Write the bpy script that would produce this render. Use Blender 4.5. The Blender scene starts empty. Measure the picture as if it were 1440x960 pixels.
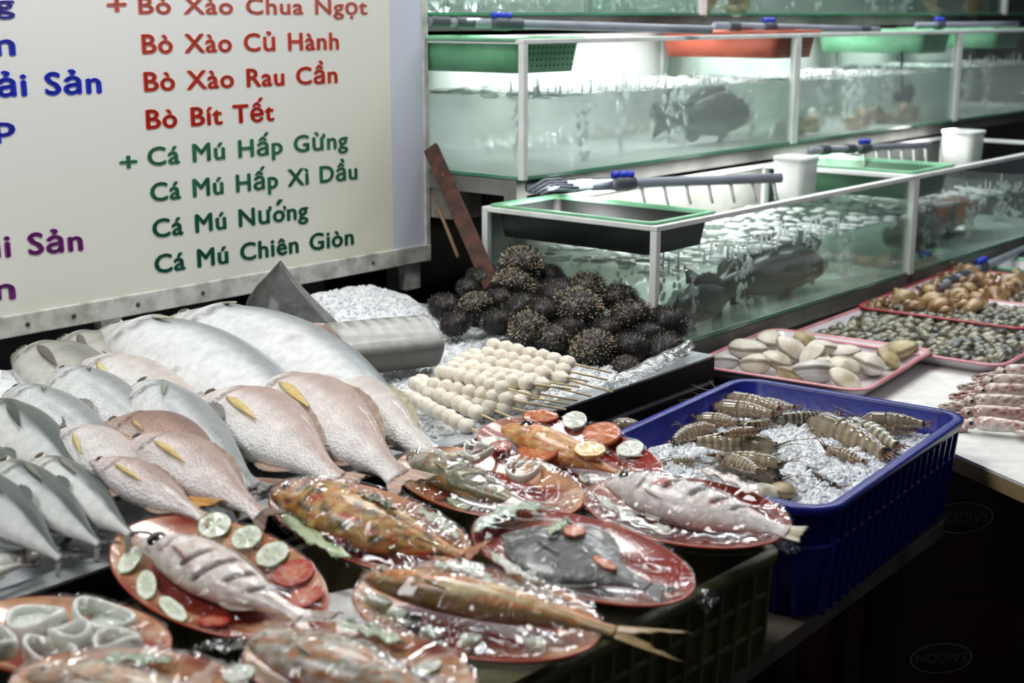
import bpy, bmesh, math, random
from mathutils import Vector, Matrix, noise as mnoise
PI = math.pi
R = math.radians
SC = bpy.context.scene
COL = SC.collection
random.seed(7)

# ---------------------------------------------------------------- camera
FPX = 1960.0
PITCH = math.atan(460.0 / FPX)
CAM = Vector((0.0, 0.0, 1.5))
cd = bpy.data.cameras.new('camera')
cam = bpy.data.objects.new('camera', cd)
COL.objects.link(cam)
cd.sensor_width = 36.0
cd.lens = FPX / 1440.0 * 36.0
cam.location = CAM
cam.rotation_euler = (PI / 2 - PITCH, 0, 0)
cd.clip_start = 0.05
cd.dof.use_dof = True
cd.dof.focus_distance = 2.55
cd.dof.aperture_fstop = 4.2
SC.camera = cam

# ---------------------------------------------------------------- world, lamps, exposure
SC.view_settings.view_transform = 'Standard'
SC.view_settings.look = 'None'
SC.view_settings.gamma = 1.0
SC.view_settings.use_curve_mapping = False
SC.view_settings.exposure = 0.0
SC.cycles.transparent_max_bounces = 40
SC.cycles.max_bounces = 8
SC.cycles.sample_clamp_indirect = 6.0
w = bpy.data.worlds.new('night_market_air')
SC.world = w
w.use_nodes = True
w.node_tree.nodes['Background'].inputs[0].default_value = (0.80, 0.88, 1.0, 1)
w.node_tree.nodes['Background'].inputs[1].default_value = 0.10

def lamp(name, loc, target, size, power, color=(1, 1, 1), size_y=None):
    l = bpy.data.lights.new(name, 'AREA')
    l.energy = power
    l.color = color
    l.size = size
    if size_y:
        l.shape = 'RECTANGLE'
        l.size_y = size_y
    o = bpy.data.objects.new(name, l)
    o.location = loc
    d = Vector(target) - Vector(loc)
    o.rotation_euler = d.to_track_quat('-Z', 'Y').to_euler()
    COL.objects.link(o)
    return o

# shop lamps hanging over the fish counter and fluorescent tubes over the tanks
lamp('counter_lamp', (-0.45, 2.35, 2.75), (-0.25, 2.35, 0.8), 0.55, 24, (1.0, 0.985, 0.96))
lamp('counter_lamp', (0.75, 3.05, 2.75), (0.65, 2.75, 0.8), 0.45, 11, (1.0, 0.98, 0.96))
lamp('awning_lamp', (-1.5, 0.9, 2.7), (-0.5, 2.9, 1.1), 0.6, 21, (0.97, 0.985, 1.0))
lamp('tank_lamp', (1.2, 5.1, 2.75), (1.2, 5.0, 0.9), 2.6, 40, (0.93, 0.98, 1.0), 0.25)
lamp('tank_lamp', (0.9, 3.75, 2.7), (0.95, 4.1, 0.9), 2.2, 22, (0.94, 0.99, 1.0), 0.2)

# ---------------------------------------------------------------- picture helpers
CP, SP = math.cos(PITCH), math.sin(PITCH)
def ray(u, v):
    a, b = (u - 720.0) / FPX, (480.0 - v) / FPX
    return Vector((a, CP + b * SP, -SP + b * CP))
def G(u, v, z):
    d = ray(u, v)
    return CAM + d * ((z - CAM.z) / d.z)
def GY(u, v, y):
    d = ray(u, v)
    return CAM + d * (y / d.y)
def pxm(p):
    """pixels per metre at a world point"""
    d = Vector(p) - CAM
    return FPX / (d.y * CP - d.z * SP)

def lin(c):
    return tuple(((x / 255.0) / 12.92 if x / 255.0 <= 0.04045 else ((x / 255.0 + 0.055) / 1.055) ** 2.4) for x in c)
def lerp(a, b, t):
    return a + (b - a) * t
def mix(c1, c2, t):
    t = max(0.0, min(1.0, t))
    return tuple(lerp(a, b, t) for a, b in zip(c1, c2))
def sstep(a, b, x):
    t = max(0.0, min(1.0, (x - a) / (b - a)))
    return t * t * (3 - 2 * t)
def nz(x, y, z=0.0):
    return mnoise.noise(Vector((x, y, z)))

# ---------------------------------------------------------------- materials
def new_mat(name):
    m = bpy.data.materials.new(name)
    m.use_nodes = True
    nt = m.node_tree
    b = nt.nodes['Principled BSDF']
    return m, nt, b
def N(nt, kind, **kw):
    n = nt.nodes.new(kind)
    for k, v in kw.items():
        setattr(n, k, v)
    return n
def surf(name, c1, c2=None, rough=0.5, scale=8.0, bump=0.0, bscale=None, metal=0.0, spec=0.5, coat=0.0, detail=4.0, lo=0.35, hi=0.65, c3=None, sss=0.0, trans=0.0, coord='Object'):
    m, nt, b = new_mat(name)
    tc = N(nt, 'ShaderNodeTexCoord')
    if c2 is None:
        b.inputs['Base Color'].default_value = (*lin(c1), 1)
    else:
        t = N(nt, 'ShaderNodeTexNoise')
        t.inputs['Scale'].default_value = scale
        t.inputs['Detail'].default_value = detail
        nt.links.new(tc.outputs[coord], t.inputs['Vector'])
        r = N(nt, 'ShaderNodeValToRGB')
        r.color_ramp.elements[0].position = lo
        r.color_ramp.elements[1].position = hi
        r.color_ramp.elements[0].color = (*lin(c1), 1)
        r.color_ramp.elements[1].color = (*lin(c2), 1)
        if c3:
            e = r.color_ramp.elements.new(min(0.98, hi + 0.12))
            e.color = (*lin(c3), 1)
        nt.links.new(t.outputs['Fac'], r.inputs['Fac'])
        nt.links.new(r.outputs['Color'], b.inputs['Base Color'])
    if bump:
        t2 = N(nt, 'ShaderNodeTexNoise')
        t2.inputs['Scale'].default_value = bscale or scale * 4
        t2.inputs['Detail'].default_value = 6
        nt.links.new(tc.outputs[coord], t2.inputs['Vector'])
        bp = N(nt, 'ShaderNodeBump')
        bp.inputs['Strength'].default_value = bump
        bp.inputs['Distance'].default_value = 0.01
        nt.links.new(t2.outputs['Fac'], bp.inputs['Height'])
        nt.links.new(bp.outputs['Normal'], b.inputs['Normal'])
    b.inputs['Roughness'].default_value = rough
    b.inputs['Metallic'].default_value = metal
    b.inputs['Specular IOR Level'].default_value = spec
    b.inputs['Coat Weight'].default_value = coat
    b.inputs['Coat Roughness'].default_value = 0.08
    if sss:
        b.inputs['Subsurface Weight'].default_value = sss
        b.inputs['Subsurface Radius'].default_value = (0.02, 0.015, 0.012)
    if trans:
        b.inputs['Transmission Weight'].default_value = trans
    return m
def pigment(name, rough=0.35, spec=0.5, coat=0.3, kind='noise', scale=60.0, bump=0.15, vary=0.12, stretch=(1, 1, 1), coat_rough=0.1):
    """skin whose colour is stored on the mesh (its pigment), broken up by noise, with scales or grain as bump"""
    m, nt, b = new_mat(name)
    at = N(nt, 'ShaderNodeVertexColor', layer_name='pigment')
    tc = N(nt, 'ShaderNodeTexCoord')
    mp = N(nt, 'ShaderNodeMapping')
    mp.inputs['Scale'].default_value = stretch
    nt.links.new(tc.outputs['Object'], mp.inputs['Vector'])
    t = N(nt, 'ShaderNodeTexNoise')
    t.inputs['Scale'].default_value = scale * 0.6
    t.inputs['Detail'].default_value = 5
    nt.links.new(mp.outputs[0], t.inputs['Vector'])
    mr = N(nt, 'ShaderNodeMapRange')
    mr.inputs['From Min'].default_value = 0.3
    mr.inputs['From Max'].default_value = 0.7
    mr.inputs['To Min'].default_value = 1 - vary
    mr.inputs['To Max'].default_value = 1 + vary * 0.6
    nt.links.new(t.outputs['Fac'], mr.inputs['Value'])
    mx = N(nt, 'ShaderNodeVectorMath', operation='SCALE')
    nt.links.new(at.outputs['Color'], mx.inputs[0])
    nt.links.new(mr.outputs[0], mx.inputs['Scale'])
    nt.links.new(mx.outputs[0], b.inputs['Base Color'])
    if kind == 'scales':
        t2 = N(nt, 'ShaderNodeTexVoronoi')
        t2.inputs['Scale'].default_value = scale * 3.2
        nt.links.new(mp.outputs[0], t2.inputs['Vector'])
        h = t2.outputs['Distance']
    else:
        t2 = N(nt, 'ShaderNodeTexNoise')
        t2.inputs['Scale'].default_value = scale
        t2.inputs['Detail'].default_value = 6
        nt.links.new(mp.outputs[0], t2.inputs['Vector'])
        h = t2.outputs['Fac']
    bp = N(nt, 'ShaderNodeBump')
    bp.inputs['Strength'].default_value = bump
    bp.inputs['Distance'].default_value = 0.004
    nt.links.new(h, bp.inputs['Height'])
    nt.links.new(bp.outputs['Normal'], b.inputs['Normal'])
    b.inputs['Roughness'].default_value = rough
    b.inputs['Specular IOR Level'].default_value = spec
    b.inputs['Coat Weight'].default_value = coat
    b.inputs['Coat Roughness'].default_value = coat_rough
    return m
def clear(name, tint=(255, 255, 255), gloss=0.1, rough=0.05, body=0.0, bodycol=(230, 240, 238), bump=0.0, bscale=20.0, stretch=(1, 1, 1), dist=0.01, facing=0.5, ridge=0.0, fres=0.4):
    """clear sheet: see-through, with a fresnel gloss and optionally some milky body"""
    m, nt, b = new_mat(name)
    out = nt.nodes['Material Output']
    nt.nodes.remove(b)
    tr = N(nt, 'ShaderNodeBsdfTransparent')
    tr.inputs[0].default_value = (*lin(tint), 1)
    gl = N(nt, 'ShaderNodeBsdfGlossy')
    gl.inputs['Roughness'].default_value = rough
    lw = N(nt, 'ShaderNodeLayerWeight')
    lw.inputs['Blend'].default_value = facing
    mul = N(nt, 'ShaderNodeMath', operation='MULTIPLY_ADD')
    mul.inputs[1].default_value = fres
    mul.inputs[2].default_value = gloss
    mul.use_clamp = True
    nt.links.new(lw.outputs['Fresnel'], mul.inputs[0])
    base = tr.outputs[0]
    if body:
        df = N(nt, 'ShaderNodeBsdfDiffuse')
        df.inputs[0].default_value = (*lin(bodycol), 1)
        tl = N(nt, 'ShaderNodeBsdfTranslucent')
        tl.inputs[0].default_value = (*lin(bodycol), 1)
        mb = N(nt, 'ShaderNodeMixShader')
        mb.inputs[0].default_value = 0.5
        nt.links.new(df.outputs[0], mb.inputs[1])
        nt.links.new(tl.outputs[0], mb.inputs[2])
        ms = N(nt, 'ShaderNodeMixShader')
        ms.inputs[0].default_value = body
        nt.links.new(tr.outputs[0], ms.inputs[1])
        nt.links.new(mb.outputs[0], ms.inputs[2])
        base = ms.outputs[0]
    mxs = N(nt, 'ShaderNodeMixShader')
    nt.links.new(mul.outputs[0], mxs.inputs[0])
    nt.links.new(base, mxs.inputs[1])
    nt.links.new(gl.outputs[0], mxs.inputs[2])
    nt.links.new(mxs.outputs[0], out.inputs[0])
    if bump:
        tc = N(nt, 'ShaderNodeTexCoord')
        mp = N(nt, 'ShaderNodeMapping')
        mp.inputs['Scale'].default_value = stretch
        t = N(nt, 'ShaderNodeTexNoise')
        t.inputs['Scale'].default_value = bscale
        t.inputs['Detail'].default_value = 3
        t.inputs['Distortion'].default_value = 0.6
        bp = N(nt, 'ShaderNodeBump')
        bp.inputs['Strength'].default_value = bump
        bp.inputs['Distance'].default_value = dist
        nt.links.new(tc.outputs['Object'], mp.inputs[0])
        nt.links.new(mp.outputs[0], t.inputs['Vector'])
        hgt = t.outputs['Fac']
        if ridge:       # thin creases on an otherwise taut sheet
            a1 = N(nt, 'ShaderNodeMath', operation='MULTIPLY_ADD')
            a1.inputs[1].default_value, a1.inputs[2].default_value = 2.0, -1.0
            a2 = N(nt, 'ShaderNodeMath', operation='ABSOLUTE')
            a3 = N(nt, 'ShaderNodeMath', operation='SUBTRACT')
            a3.inputs[0].default_value = 1.0
            a4 = N(nt, 'ShaderNodeMath', operation='POWER')
            a4.inputs[1].default_value = ridge
            nt.links.new(hgt, a1.inputs[0])
            nt.links.new(a1.outputs[0], a2.inputs[0])
            nt.links.new(a2.outputs[0], a3.inputs[1])
            nt.links.new(a3.outputs[0], a4.inputs[0])
            hgt = a4.outputs[0]
        nt.links.new(hgt, bp.inputs['Height'])
        nt.links.new(bp.outputs[0], gl.inputs['Normal'])
    return m

# ---------------------------------------------------------------- mesh helpers
class MB:
    def __init__(s):
        s.v, s.f, s.c = [], [], []
        s.col = (0.5, 0.5, 0.5)
        s.has = False
    def vert(s, p, c=None):
        s.v.append(tuple(p))
        if c is not None:
            s.has = True
        s.c.append(c if c is not None else s.col)
        return len(s.v) - 1
    def color(s, rgb):
        s.col = lin(rgb)
        s.has = True
        return s
    def grid(s, rows, wrap=False, cols=None, cap0=False, cap1=False, flip=False):
        nr, nc = len(rows), len(rows[0])
        b = len(s.v)
        for i, r in enumerate(rows):
            for j, p in enumerate(r):
                s.vert(p, cols[i][j] if cols else None)
        def q(a, b_, c_, d_):
            s.f.append((d_, c_, b_, a) if flip else (a, b_, c_, d_))
        for i in range(nr - 1):
            for j in range(nc if wrap else nc - 1):
                j2 = (j + 1) % nc
                q(b + i * nc + j, b + i * nc + j2, b + (i + 1) * nc + j2, b + (i + 1) * nc + j)
        if cap0:
            t = tuple(b + j for j in range(nc))
            s.f.append(t if flip else t[::-1])
        if cap1:
            t = tuple(b + (nr - 1) * nc + j for j in range(nc))
            s.f.append(t[::-1] if flip else t)
        return s
    def tube(s, pts, r, n=8, caps=True, sq=1.0, upv=(0, 0, 1)):
        pts = [Vector(p) for p in pts]
        rr = r if isinstance(r, (list, tuple)) else [r] * len(pts)
        rows = []
        prev = Vector(upv)
        for i, p in enumerate(pts):
            a = pts[max(0, i - 1)]
            c = pts[min(len(pts) - 1, i + 1)]
            t = (c - a)
            if t.length < 1e-9:
                t = Vector((0, 0, 1))
            t.normalize()
            x = t.cross(prev)
            if x.length < 1e-4:
                x = t.cross(Vector((1, 0.13, 0)))
            x.normalize()
            y = x.cross(t).normalized()
            prev = y
            rows.append([p + (x * math.cos(2 * PI * k / n) + y * sq * math.sin(2 * PI * k / n)) * rr[i] for k in range(n)])
        return s.grid(rows, wrap=True, cap0=caps, cap1=caps, flip=True)
    def box(s, lo, hi, M=None):
        x0, y0, z0 = lo
        x1, y1, z1 = hi
        P = [Vector(p) for p in ((x0, y0, z0), (x1, y0, z0), (x1, y1, z0), (x0, y1, z0), (x0, y0, z1), (x1, y0, z1), (x1, y1, z1), (x0, y1, z1))]
        if M is not None:
            P = [M @ p for p in P]
        b = len(s.v)
        for p in P:
            s.vert(p)
        for f in ((0, 3, 2, 1), (4, 5, 6, 7), (0, 1, 5, 4), (1, 2, 6, 5), (2, 3, 7, 6), (3, 0, 4, 7)):
            s.f.append(tuple(b + i for i in f))
        return s
    def bar(s, p, q, wd, hg, up=(0, 0, 1)):
        p, q = Vector(p), Vector(q)
        t = (q - p)
        L = t.length
        t.normalize()
        x = t.cross(Vector(up))
        if x.length < 1e-4:
            x = t.cross(Vector((0, 1, 0)))
        x.normalize()
        y = x.cross(t)
        M = Matrix(((t.x, x.x, y.x, p.x), (t.y, x.y, y.y, p.y), (t.z, x.z, y.z, p.z), (0, 0, 0, 1)))
        return s.box((0, -wd / 2, -hg / 2), (L, wd / 2, hg / 2), M)
    def prism(s, poly, z0, z1):
        """poly: list of (x, y), counter-clockwise"""
        a = sum(p[0] * q[1] - q[0] * p[1] for p, q in zip(poly, list(poly[1:]) + [poly[0]]))
        if a < 0:
            poly = list(poly)[::-1]
        n = len(poly)
        b = len(s.v)
        for p in poly:
            s.vert((p[0], p[1], z0))
        for p in poly:
            s.vert((p[0], p[1], z1))
        s.f.append(tuple(b + i for i in range(n))[::-1])
        s.f.append(tuple(b + n + i for i in range(n)))
        for i in range(n):
            j = (i + 1) % n
            s.f.append((b + i, b + j, b + n + j, b + n + i))
        return s
    def ball(s, c, r, nu=12, nv=8, fn=None, colfn=None):
        c = Vector(c)
        rx, ry, rz = r if isinstance(r, (list, tuple)) else (r, r, r)
        rows, cols = [], []
        for i in range(nv + 1):
            th = PI * (0.02 + 0.96 * i / nv)
            row, cr = [], []
            for j in range(nu):
                ph = 2 * PI * j / nu
                d = Vector((math.sin(th) * math.cos(ph), math.sin(th) * math.sin(ph), math.cos(th)))
                k = fn(d) if fn else 1.0
                row.append(c + Vector((d.x * rx, d.y * ry, d.z * rz)) * k)
                cr.append(colfn(d) if colfn else None)
            rows.append(row)
            cols.append(cr)
        return s.grid(rows, wrap=True, cols=cols if colfn else None, cap0=True, cap1=True, flip=True)
    def lathe(s, prof, n=32, sx=1.0, sy=1.0, closed=True, cols=None):
        """prof: (r, z) list; spun about z"""
        rows = [[(r * sx * math.cos(2 * PI * k / n), r * sy * math.sin(2 * PI * k / n), z) for k in range(n)] for r, z in prof]
        cc = [[c] * n for c in cols] if cols else None
        return s.grid(rows, wrap=True, cols=cc, cap0=closed, cap1=closed)
    def sheet(s, rows, th, cols=None):
        """closed thin solid around a grid of points"""
        nr, nc = len(rows), len(rows[0])
        rows = [[Vector(p) for p in r] for r in rows]
        nrm = []
        for i in range(nr):
            nr_ = []
            for j in range(nc):
                a = rows[min(i + 1, nr - 1)][j] - rows[max(i - 1, 0)][j]
                b = rows[i][min(j + 1, nc - 1)] - rows[i][max(j - 1, 0)]
                n = a.cross(b)
                nr_.append(n.normalized() if n.length > 1e-12 else Vector((0, 0, 1)))
            nrm.append(nr_)
        b0 = len(s.v)
        for sg in (0.5, -0.5):
            for i in range(nr):
                for j in range(nc):
                    s.vert(rows[i][j] + nrm[i][j] * th * sg, cols[i][j] if cols else None)
        K = nr * nc
        for i in range(nr - 1):
            for j in range(nc - 1):
                a, b, c, d = i * nc + j, i * nc + j + 1, (i + 1) * nc + j + 1, (i + 1) * nc + j
                s.f.append((b0 + a, b0 + d, b0 + c, b0 + b))
                s.f.append((b0 + K + a, b0 + K + b, b0 + K + c, b0 + K + d))
        edge = [(0, j) for j in range(nc)] + [(i, nc - 1) for i in range(1, nr)] + [(nr - 1, j) for j in range(nc - 2, -1, -1)] + [(i, 0) for i in range(nr - 2, 0, -1)]
        for k in range(len(edge)):
            i1, j1 = edge[k]
            i2, j2 = edge[(k + 1) % len(edge)]
            a, b = i1 * nc + j1, i2 * nc + j2
            s.f.append((b0 + a, b0 + b, b0 + K + b, b0 + K + a))
        return s
    def mesh(s, name, smooth=True):
        me = bpy.data.meshes.new(name)
        me.from_pydata(s.v, [], s.f)
        if s.has:
            at = me.color_attributes.new('pigment', 'FLOAT_COLOR', 'POINT')
            flat = []
            for c in s.c:
                flat += [c[0], c[1], c[2], 1.0]
            at.data.foreach_set('color', flat)
        if smooth:
            me.polygons.foreach_set('use_smooth', [True] * len(me.polygons))
        me.update()
        return me
    def build(s, name, mat, parent=None, smooth=True, bevel=0.0, seg=2, fix=False):
        me = s.mesh(name, smooth)
        if fix:
            bm = bmesh.new()
            bm.from_mesh(me)
            bmesh.ops.recalc_face_normals(bm, faces=bm.faces)
            bm.to_mesh(me)
            bm.free()
        if mat:
            me.materials.append(mat)
        o = bpy.data.objects.new(name, me)
        COL.objects.link(o)
        if parent:
            o.parent = parent
        if bevel:
            md = o.modifiers.new('bevel', 'BEVEL')
            md.width = bevel
            md.segments = seg
            md.limit_method = 'ANGLE'
            if smooth:
                md.harden_normals = True
        return o

def tag(o, label=None, cat=None, group=None, kind=None):
    if label:
        o['label'] = label
    if cat:
        o['category'] = cat
    if group:
        o['group'] = group
    if kind:
        o['kind'] = kind
    return o
def empty(name, M=None, label=None, cat=None, group=None):
    o = bpy.data.objects.new(name, None)
    o.empty_display_size = 0.05
    COL.objects.link(o)
    if M is not None:
        o.matrix_world = M
    return tag(o, label, cat, group)
def frame_at(p, x, z=(0, 0, 1)):
    """matrix at p with x axis along x and z axis near z"""
    x = Vector(x).normalized()
    z = Vector(z)
    y = z.cross(x).normalized()
    z = x.cross(y)
    p = Vector(p)
    return Matrix(((x.x, y.x, z.x, p.x), (x.y, y.y, z.y, p.y), (x.z, y.z, z.z, p.z), (0, 0, 0, 1)))
def place(p, yaw=0.0, pitch=0.0, roll=0.0, s=1.0):
    return Matrix.Translation(Vector(p)) @ Matrix.Rotation(yaw, 4, 'Z') @ Matrix.Rotation(pitch, 4, 'Y') @ Matrix.Rotation(roll, 4, 'X') @ Matrix.Scale(s, 4)
def copy_tree(o, M=None, label=None, group=None):
    c = o.copy()
    COL.objects.link(c)
    for ch in o.children:
        d = ch.copy()
        COL.objects.link(d)
        d.parent = c
        for g in ch.children:
            e = g.copy()
            COL.objects.link(e)
            e.parent = d
    if M is not None:
        c.matrix_world = M
    if label:
        c['label'] = label
    if group:
        c['group'] = group
    return c
def interp(keys, s):
    """smooth interpolation through (s, a, b, ...) key rows"""
    if s <= keys[0][0]:
        return keys[0][1:]
    for k in range(len(keys) - 1):
        if s <= keys[k + 1][0]:
            p1, p2 = keys[k], keys[k + 1]
            p0 = keys[k - 1] if k > 0 else p1
            p3 = keys[k + 2] if k + 2 < len(keys) else p2
            h = p2[0] - p1[0]
            t = (s - p1[0]) / h
            res = []
            for i in range(1, len(p1)):
                m1 = (p2[i] - p0[i]) / max(1e-6, p2[0] - p0[0]) * h
                m2 = (p3[i] - p1[i]) / max(1e-6, p3[0] - p1[0]) * h
                t2, t3 = t * t, t * t * t
                res.append((2 * t3 - 3 * t2 + 1) * p1[i] + (t3 - 2 * t2 + t) * m1 + (-2 * t3 + 3 * t2) * p2[i] + (t3 - t2) * m2)
            return tuple(res)
    return keys[-1][1:]
# ---------------------------------------------------------------- shared materials
M_floor = surf('wet_concrete', (38, 36, 34), (20, 20, 20), rough=0.55, scale=3, bump=0.2)
M_wall = surf('dim_plaster', (78, 76, 72), (52, 50, 47), rough=0.9, scale=2.5, bump=0.1)
M_white_metal = surf('white_painted_metal', (226, 228, 228), (205, 206, 204), rough=0.4, scale=14)
M_dirty_metal = surf('grubby_aluminium', (206, 206, 200), (150, 146, 136), rough=0.42, scale=26, lo=0.4, hi=0.72, metal=0.1)
M_steel = surf('brushed_steel', (186, 190, 192), (156, 160, 162), rough=0.35, scale=18, metal=0.25, bump=0.05)
M_black = surf('black_board', (16, 16, 17), (9, 9, 10), rough=0.55, scale=10, spec=0.3)
M_dark_wood = surf('damp_dark_wood', (92, 84, 72), (52, 47, 41), rough=0.7, scale=9, bump=0.25)
M_wood = surf('pale_plank', (170, 150, 108), (128, 110, 74), rough=0.65, scale=7, bump=0.15)
M_foam = surf('white_foam', (232, 232, 228), (214, 214, 210), rough=0.7, scale=30, bump=0.08)
M_rust = surf('rusty_iron', (86, 52, 40), (48, 32, 28), rough=0.8, scale=30, bump=0.3, c3=(140, 62, 36))
M_screw = surf('screw_steel', (92, 90, 86), rough=0.4, metal=0.8)

# ---------------------------------------------------------------- the setting
def struct(name, mb, mat, **k):
    o = mb.build(name, mat, smooth=False, **k)
    o['kind'] = 'structure'
    return o
struct('floor', MB().box((-5, -1.5, -0.1), (6.5, 9.0, 0.0)), M_floor)
struct('wall_back', MB().box((-5, 8.6, 0.0), (6.5, 8.75, 3.4)), M_wall)
struct('wall_left', MB().box((-5.0, -1.5, 0.0), (-4.85, 8.6, 3.4)), M_wall)

# ---------------------------------------------------------------- display counter: black bench, steel tray
Z_LIP = 0.80
R0 = G(1005, 501, Z_LIP)
L0 = G(30, 841, Z_LIP)
AX = (R0 - L0)
LEN0 = AX.length
AX.normalize()
BX = Vector((-AX.y, AX.x, 0))
TLEN, TWID = LEN0 + 0.55, 1.0
M_TRAY = Matrix(((AX.x, BX.x, 0, R0.x), (AX.y, BX.y, 0, R0.y), (0, 0, 1, 0), (0, 0, 0, 1)))  # x runs to the tray's far end (0), y to the sign
def tray_xy(p):
    d = Vector(p) - R0
    return d.dot(AX), d.dot(BX)

bench = empty('display_bench', M_TRAY, 'long black bench carrying the steel fish tray, dark side facing the crates', 'bench')
MB().box((-TLEN, 0.0, 0.60), (0.0, TWID, 0.742)).build('bench_box', M_black, bench, smooth=False, bevel=0.004)
for lx, ly in ((-0.06, 0.06), (-0.06, TWID - 0.06), (-TLEN + 0.06, 0.06), (-TLEN + 0.06, TWID - 0.06)):
    MB().box((lx - 0.03, ly - 0.03, 0.0), (lx + 0.03, ly + 0.03, 0.60)).build('leg', M_black, bench, smooth=False)

tray = empty('steel_tray', M_TRAY, 'shallow steel tray full of ice under the whole fish, black outer rim', 'tray')
MB().box((-TLEN, 0.0, 0.742), (0, TWID, 0.752)).build('tray_floor', M_steel, tray, smooth=False)
def tray_side(mb, p, q, wd=0.012):
    mb.bar((p[0], p[1], 0.774), (q[0], q[1], 0.774), wd, 0.050)
m = MB()
tray_side(m, (-TLEN, 0.006), (0, 0.006))
tray_side(m, (-TLEN, TWID - 0.006), (0, TWID - 0.006))
tray_side(m, (-0.006, 0.012), (-0.006, TWID - 0.012))
tray_side(m, (-TLEN + 0.006, 0.012), (-TLEN + 0.006, TWID - 0.012))
m.build('tray_wall', M_black, tray, smooth=False)
m = MB()
m.box((-TLEN, 0.0, 0.799), (0.0, 0.040, 0.803)).box((-TLEN, TWID - 0.03, 0.799), (0, TWID, 0.803))
m.box((-0.03, 0.04, 0.799), (0.0, TWID - 0.03, 0.803))
m.build('tray_lip', M_steel, tray, smooth=False)

# crushed ice filling the tray
def ice_h(x, y):
    """height of the ice in tray coordinates"""
    h = 0.787 + 0.016 * nz(x * 3.1, y * 3.1, 2.0) + 0.010 * nz(x * 11, y * 11, 5.0) + 0.006 * nz(x * 34, y * 34, 9.0)
    h += 0.055 * sstep(0.62, 0.95, y) * sstep(-0.75, -0.25, x) + 0.035 * sstep(0.45, 0.9, y) * sstep(-0.5, -1.1, x)
    h -= 0.030 * sstep(0.16, 0.02, y) + 0.018 * sstep(-0.10, -0.03, x)
    return max(0.757, h)
def ice_top(p):
    x, y = tray_xy(p)
    return ice_h(max(-TLEN + .04, min(-.04, x)), max(.04, min(TWID - .04, y)))
M_ice = surf('crushed_ice', (247, 249, 250), (230, 234, 237), rough=0.32, scale=55, bump=0.55, bscale=170, spec=0.35, sss=0.25, lo=0.38, hi=0.6)
nx, ny = 150, 92
rows, low = [], []
for i in range(nx + 1):
    x = lerp(-TLEN + 0.014, -0.014, i / nx)
    rows.append([(x, lerp(0.014, TWID - 0.014, j / ny), ice_h(x, lerp(0.014, TWID - 0.014, j / ny))) for j in range(ny + 1)])
ice = MB().grid(rows, flip=True)
nb = len(ice.v)
ring = [(0, j) for j in range(ny + 1)] + [(i, ny) for i in range(1, nx + 1)] + [(nx, j) for j in range(ny - 1, -1, -1)] + [(i, 0) for i in range(nx - 1, 0, -1)]
for i, j in ring:
    p = rows[i][j]
    ice.vert((p[0], p[1], 0.7525))
K = len(ring)
for k in range(K):
    a, b = ring[k], ring[(k + 1) % K]
    ice.f.append((a[0] * (ny + 1) + a[1], b[0] * (ny + 1) + b[1], nb + (k + 1) % K, nb + k))
def chips(mb, n, hfun, xr, yr, seed):
    rc = random.Random(seed)
    for _ in range(n):
        x, y = rc.uniform(*xr), rc.uniform(*yr)
        s_ = rc.uniform(.002, .0065)
        Mx = Matrix.Translation((x, y, hfun(x, y) + s_ * .2)) @ Matrix.Rotation(rc.uniform(0, 6), 4, 'Z') @ Matrix.Rotation(rc.uniform(-1, 1), 4, 'X') @ Matrix.Rotation(rc.uniform(-1, 1), 4, 'Y')
        a_, b_, c_ = s_ * rc.uniform(.5, 1), s_ * rc.uniform(.4, 1), s_ * rc.uniform(.3, .7)
        mb.box((-a_, -b_, -c_), (a_, b_, c_), Mx)
chips(ice, 6500, ice_h, (-.75, -.03), (.05, TWID - .04), 1)
chips(ice, 900, ice_h, (-TLEN + .05, -.75), (.1, TWID - .04), 2)
o = ice.build('crushed_ice', M_ice, smooth=False, fix=True)
o.matrix_world = M_TRAY
tag(o, 'white crushed ice spread over the steel fish tray', 'ice', kind='stuff')

# ---------------------------------------------------------------- menu sign
ZB = 0.872
SA, SB = G(0, 476, ZB), G(601, 366, ZB)
SX = (SB - SA).normalized()
SN = Vector((SX.y, -SX.x, 0)).normalized()      # faces the camera
SO = Vector((SB.x, SB.y, ZB))                    # lower corner at the sign's free end
M_SIGN = Matrix(((SX.x, -SN.x, 0, SO.x), (SX.y, -SN.y, 0, SO.y), (0, 0, 1, SO.z), (0, 0, 0, 1)))  # x along (negative to the left), -y faces camera, z up
def sign_xz(u, v):
    d = ray(u, v)
    t = (SO - CAM).dot(SN) / d.dot(SN)
    p = CAM + d * t - SO
    return p.dot(SX), p.z
SLEN, SHT = 2.0, 1.15
sign = empty('menu_sign', M_SIGN, 'large white menu board with red, green and blue dish names behind the fish', 'sign')
# printed face: off-white paper that turns cream towards its lower end, with a pale lilac side strip
mface, nt, b = new_mat('printed_vinyl')
tc = N(nt, 'ShaderNodeTexCoord')
sx = N(nt, 'ShaderNodeSeparateXYZ')
nt.links.new(tc.outputs['Object'], sx.inputs[0])
m1 = N(nt, 'ShaderNodeMapRange')
m1.inputs['From Min'].default_value = 0.62
m1.inputs['From Max'].default_value = 0.0
nt.links.new(sx.outputs['Z'], m1.inputs['Value'])
m2 = N(nt, 'ShaderNodeMapRange')
m2.inputs['From Min'].default_value = -0.55
m2.inputs['From Max'].default_value = -0.10
nt.links.new(sx.outputs['X'], m2.inputs['Value'])
ad = N(nt, 'ShaderNodeMath', operation='MULTIPLY_ADD')
ad.inputs[1].default_value = 0.55
nt.links.new(m2.outputs[0], ad.inputs[0])
mm = N(nt, 'ShaderNodeMath', operation='MULTIPLY')
mm.inputs[1].default_value = 0.55
nt.links.new(m1.outputs[0], mm.inputs[0])
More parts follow.
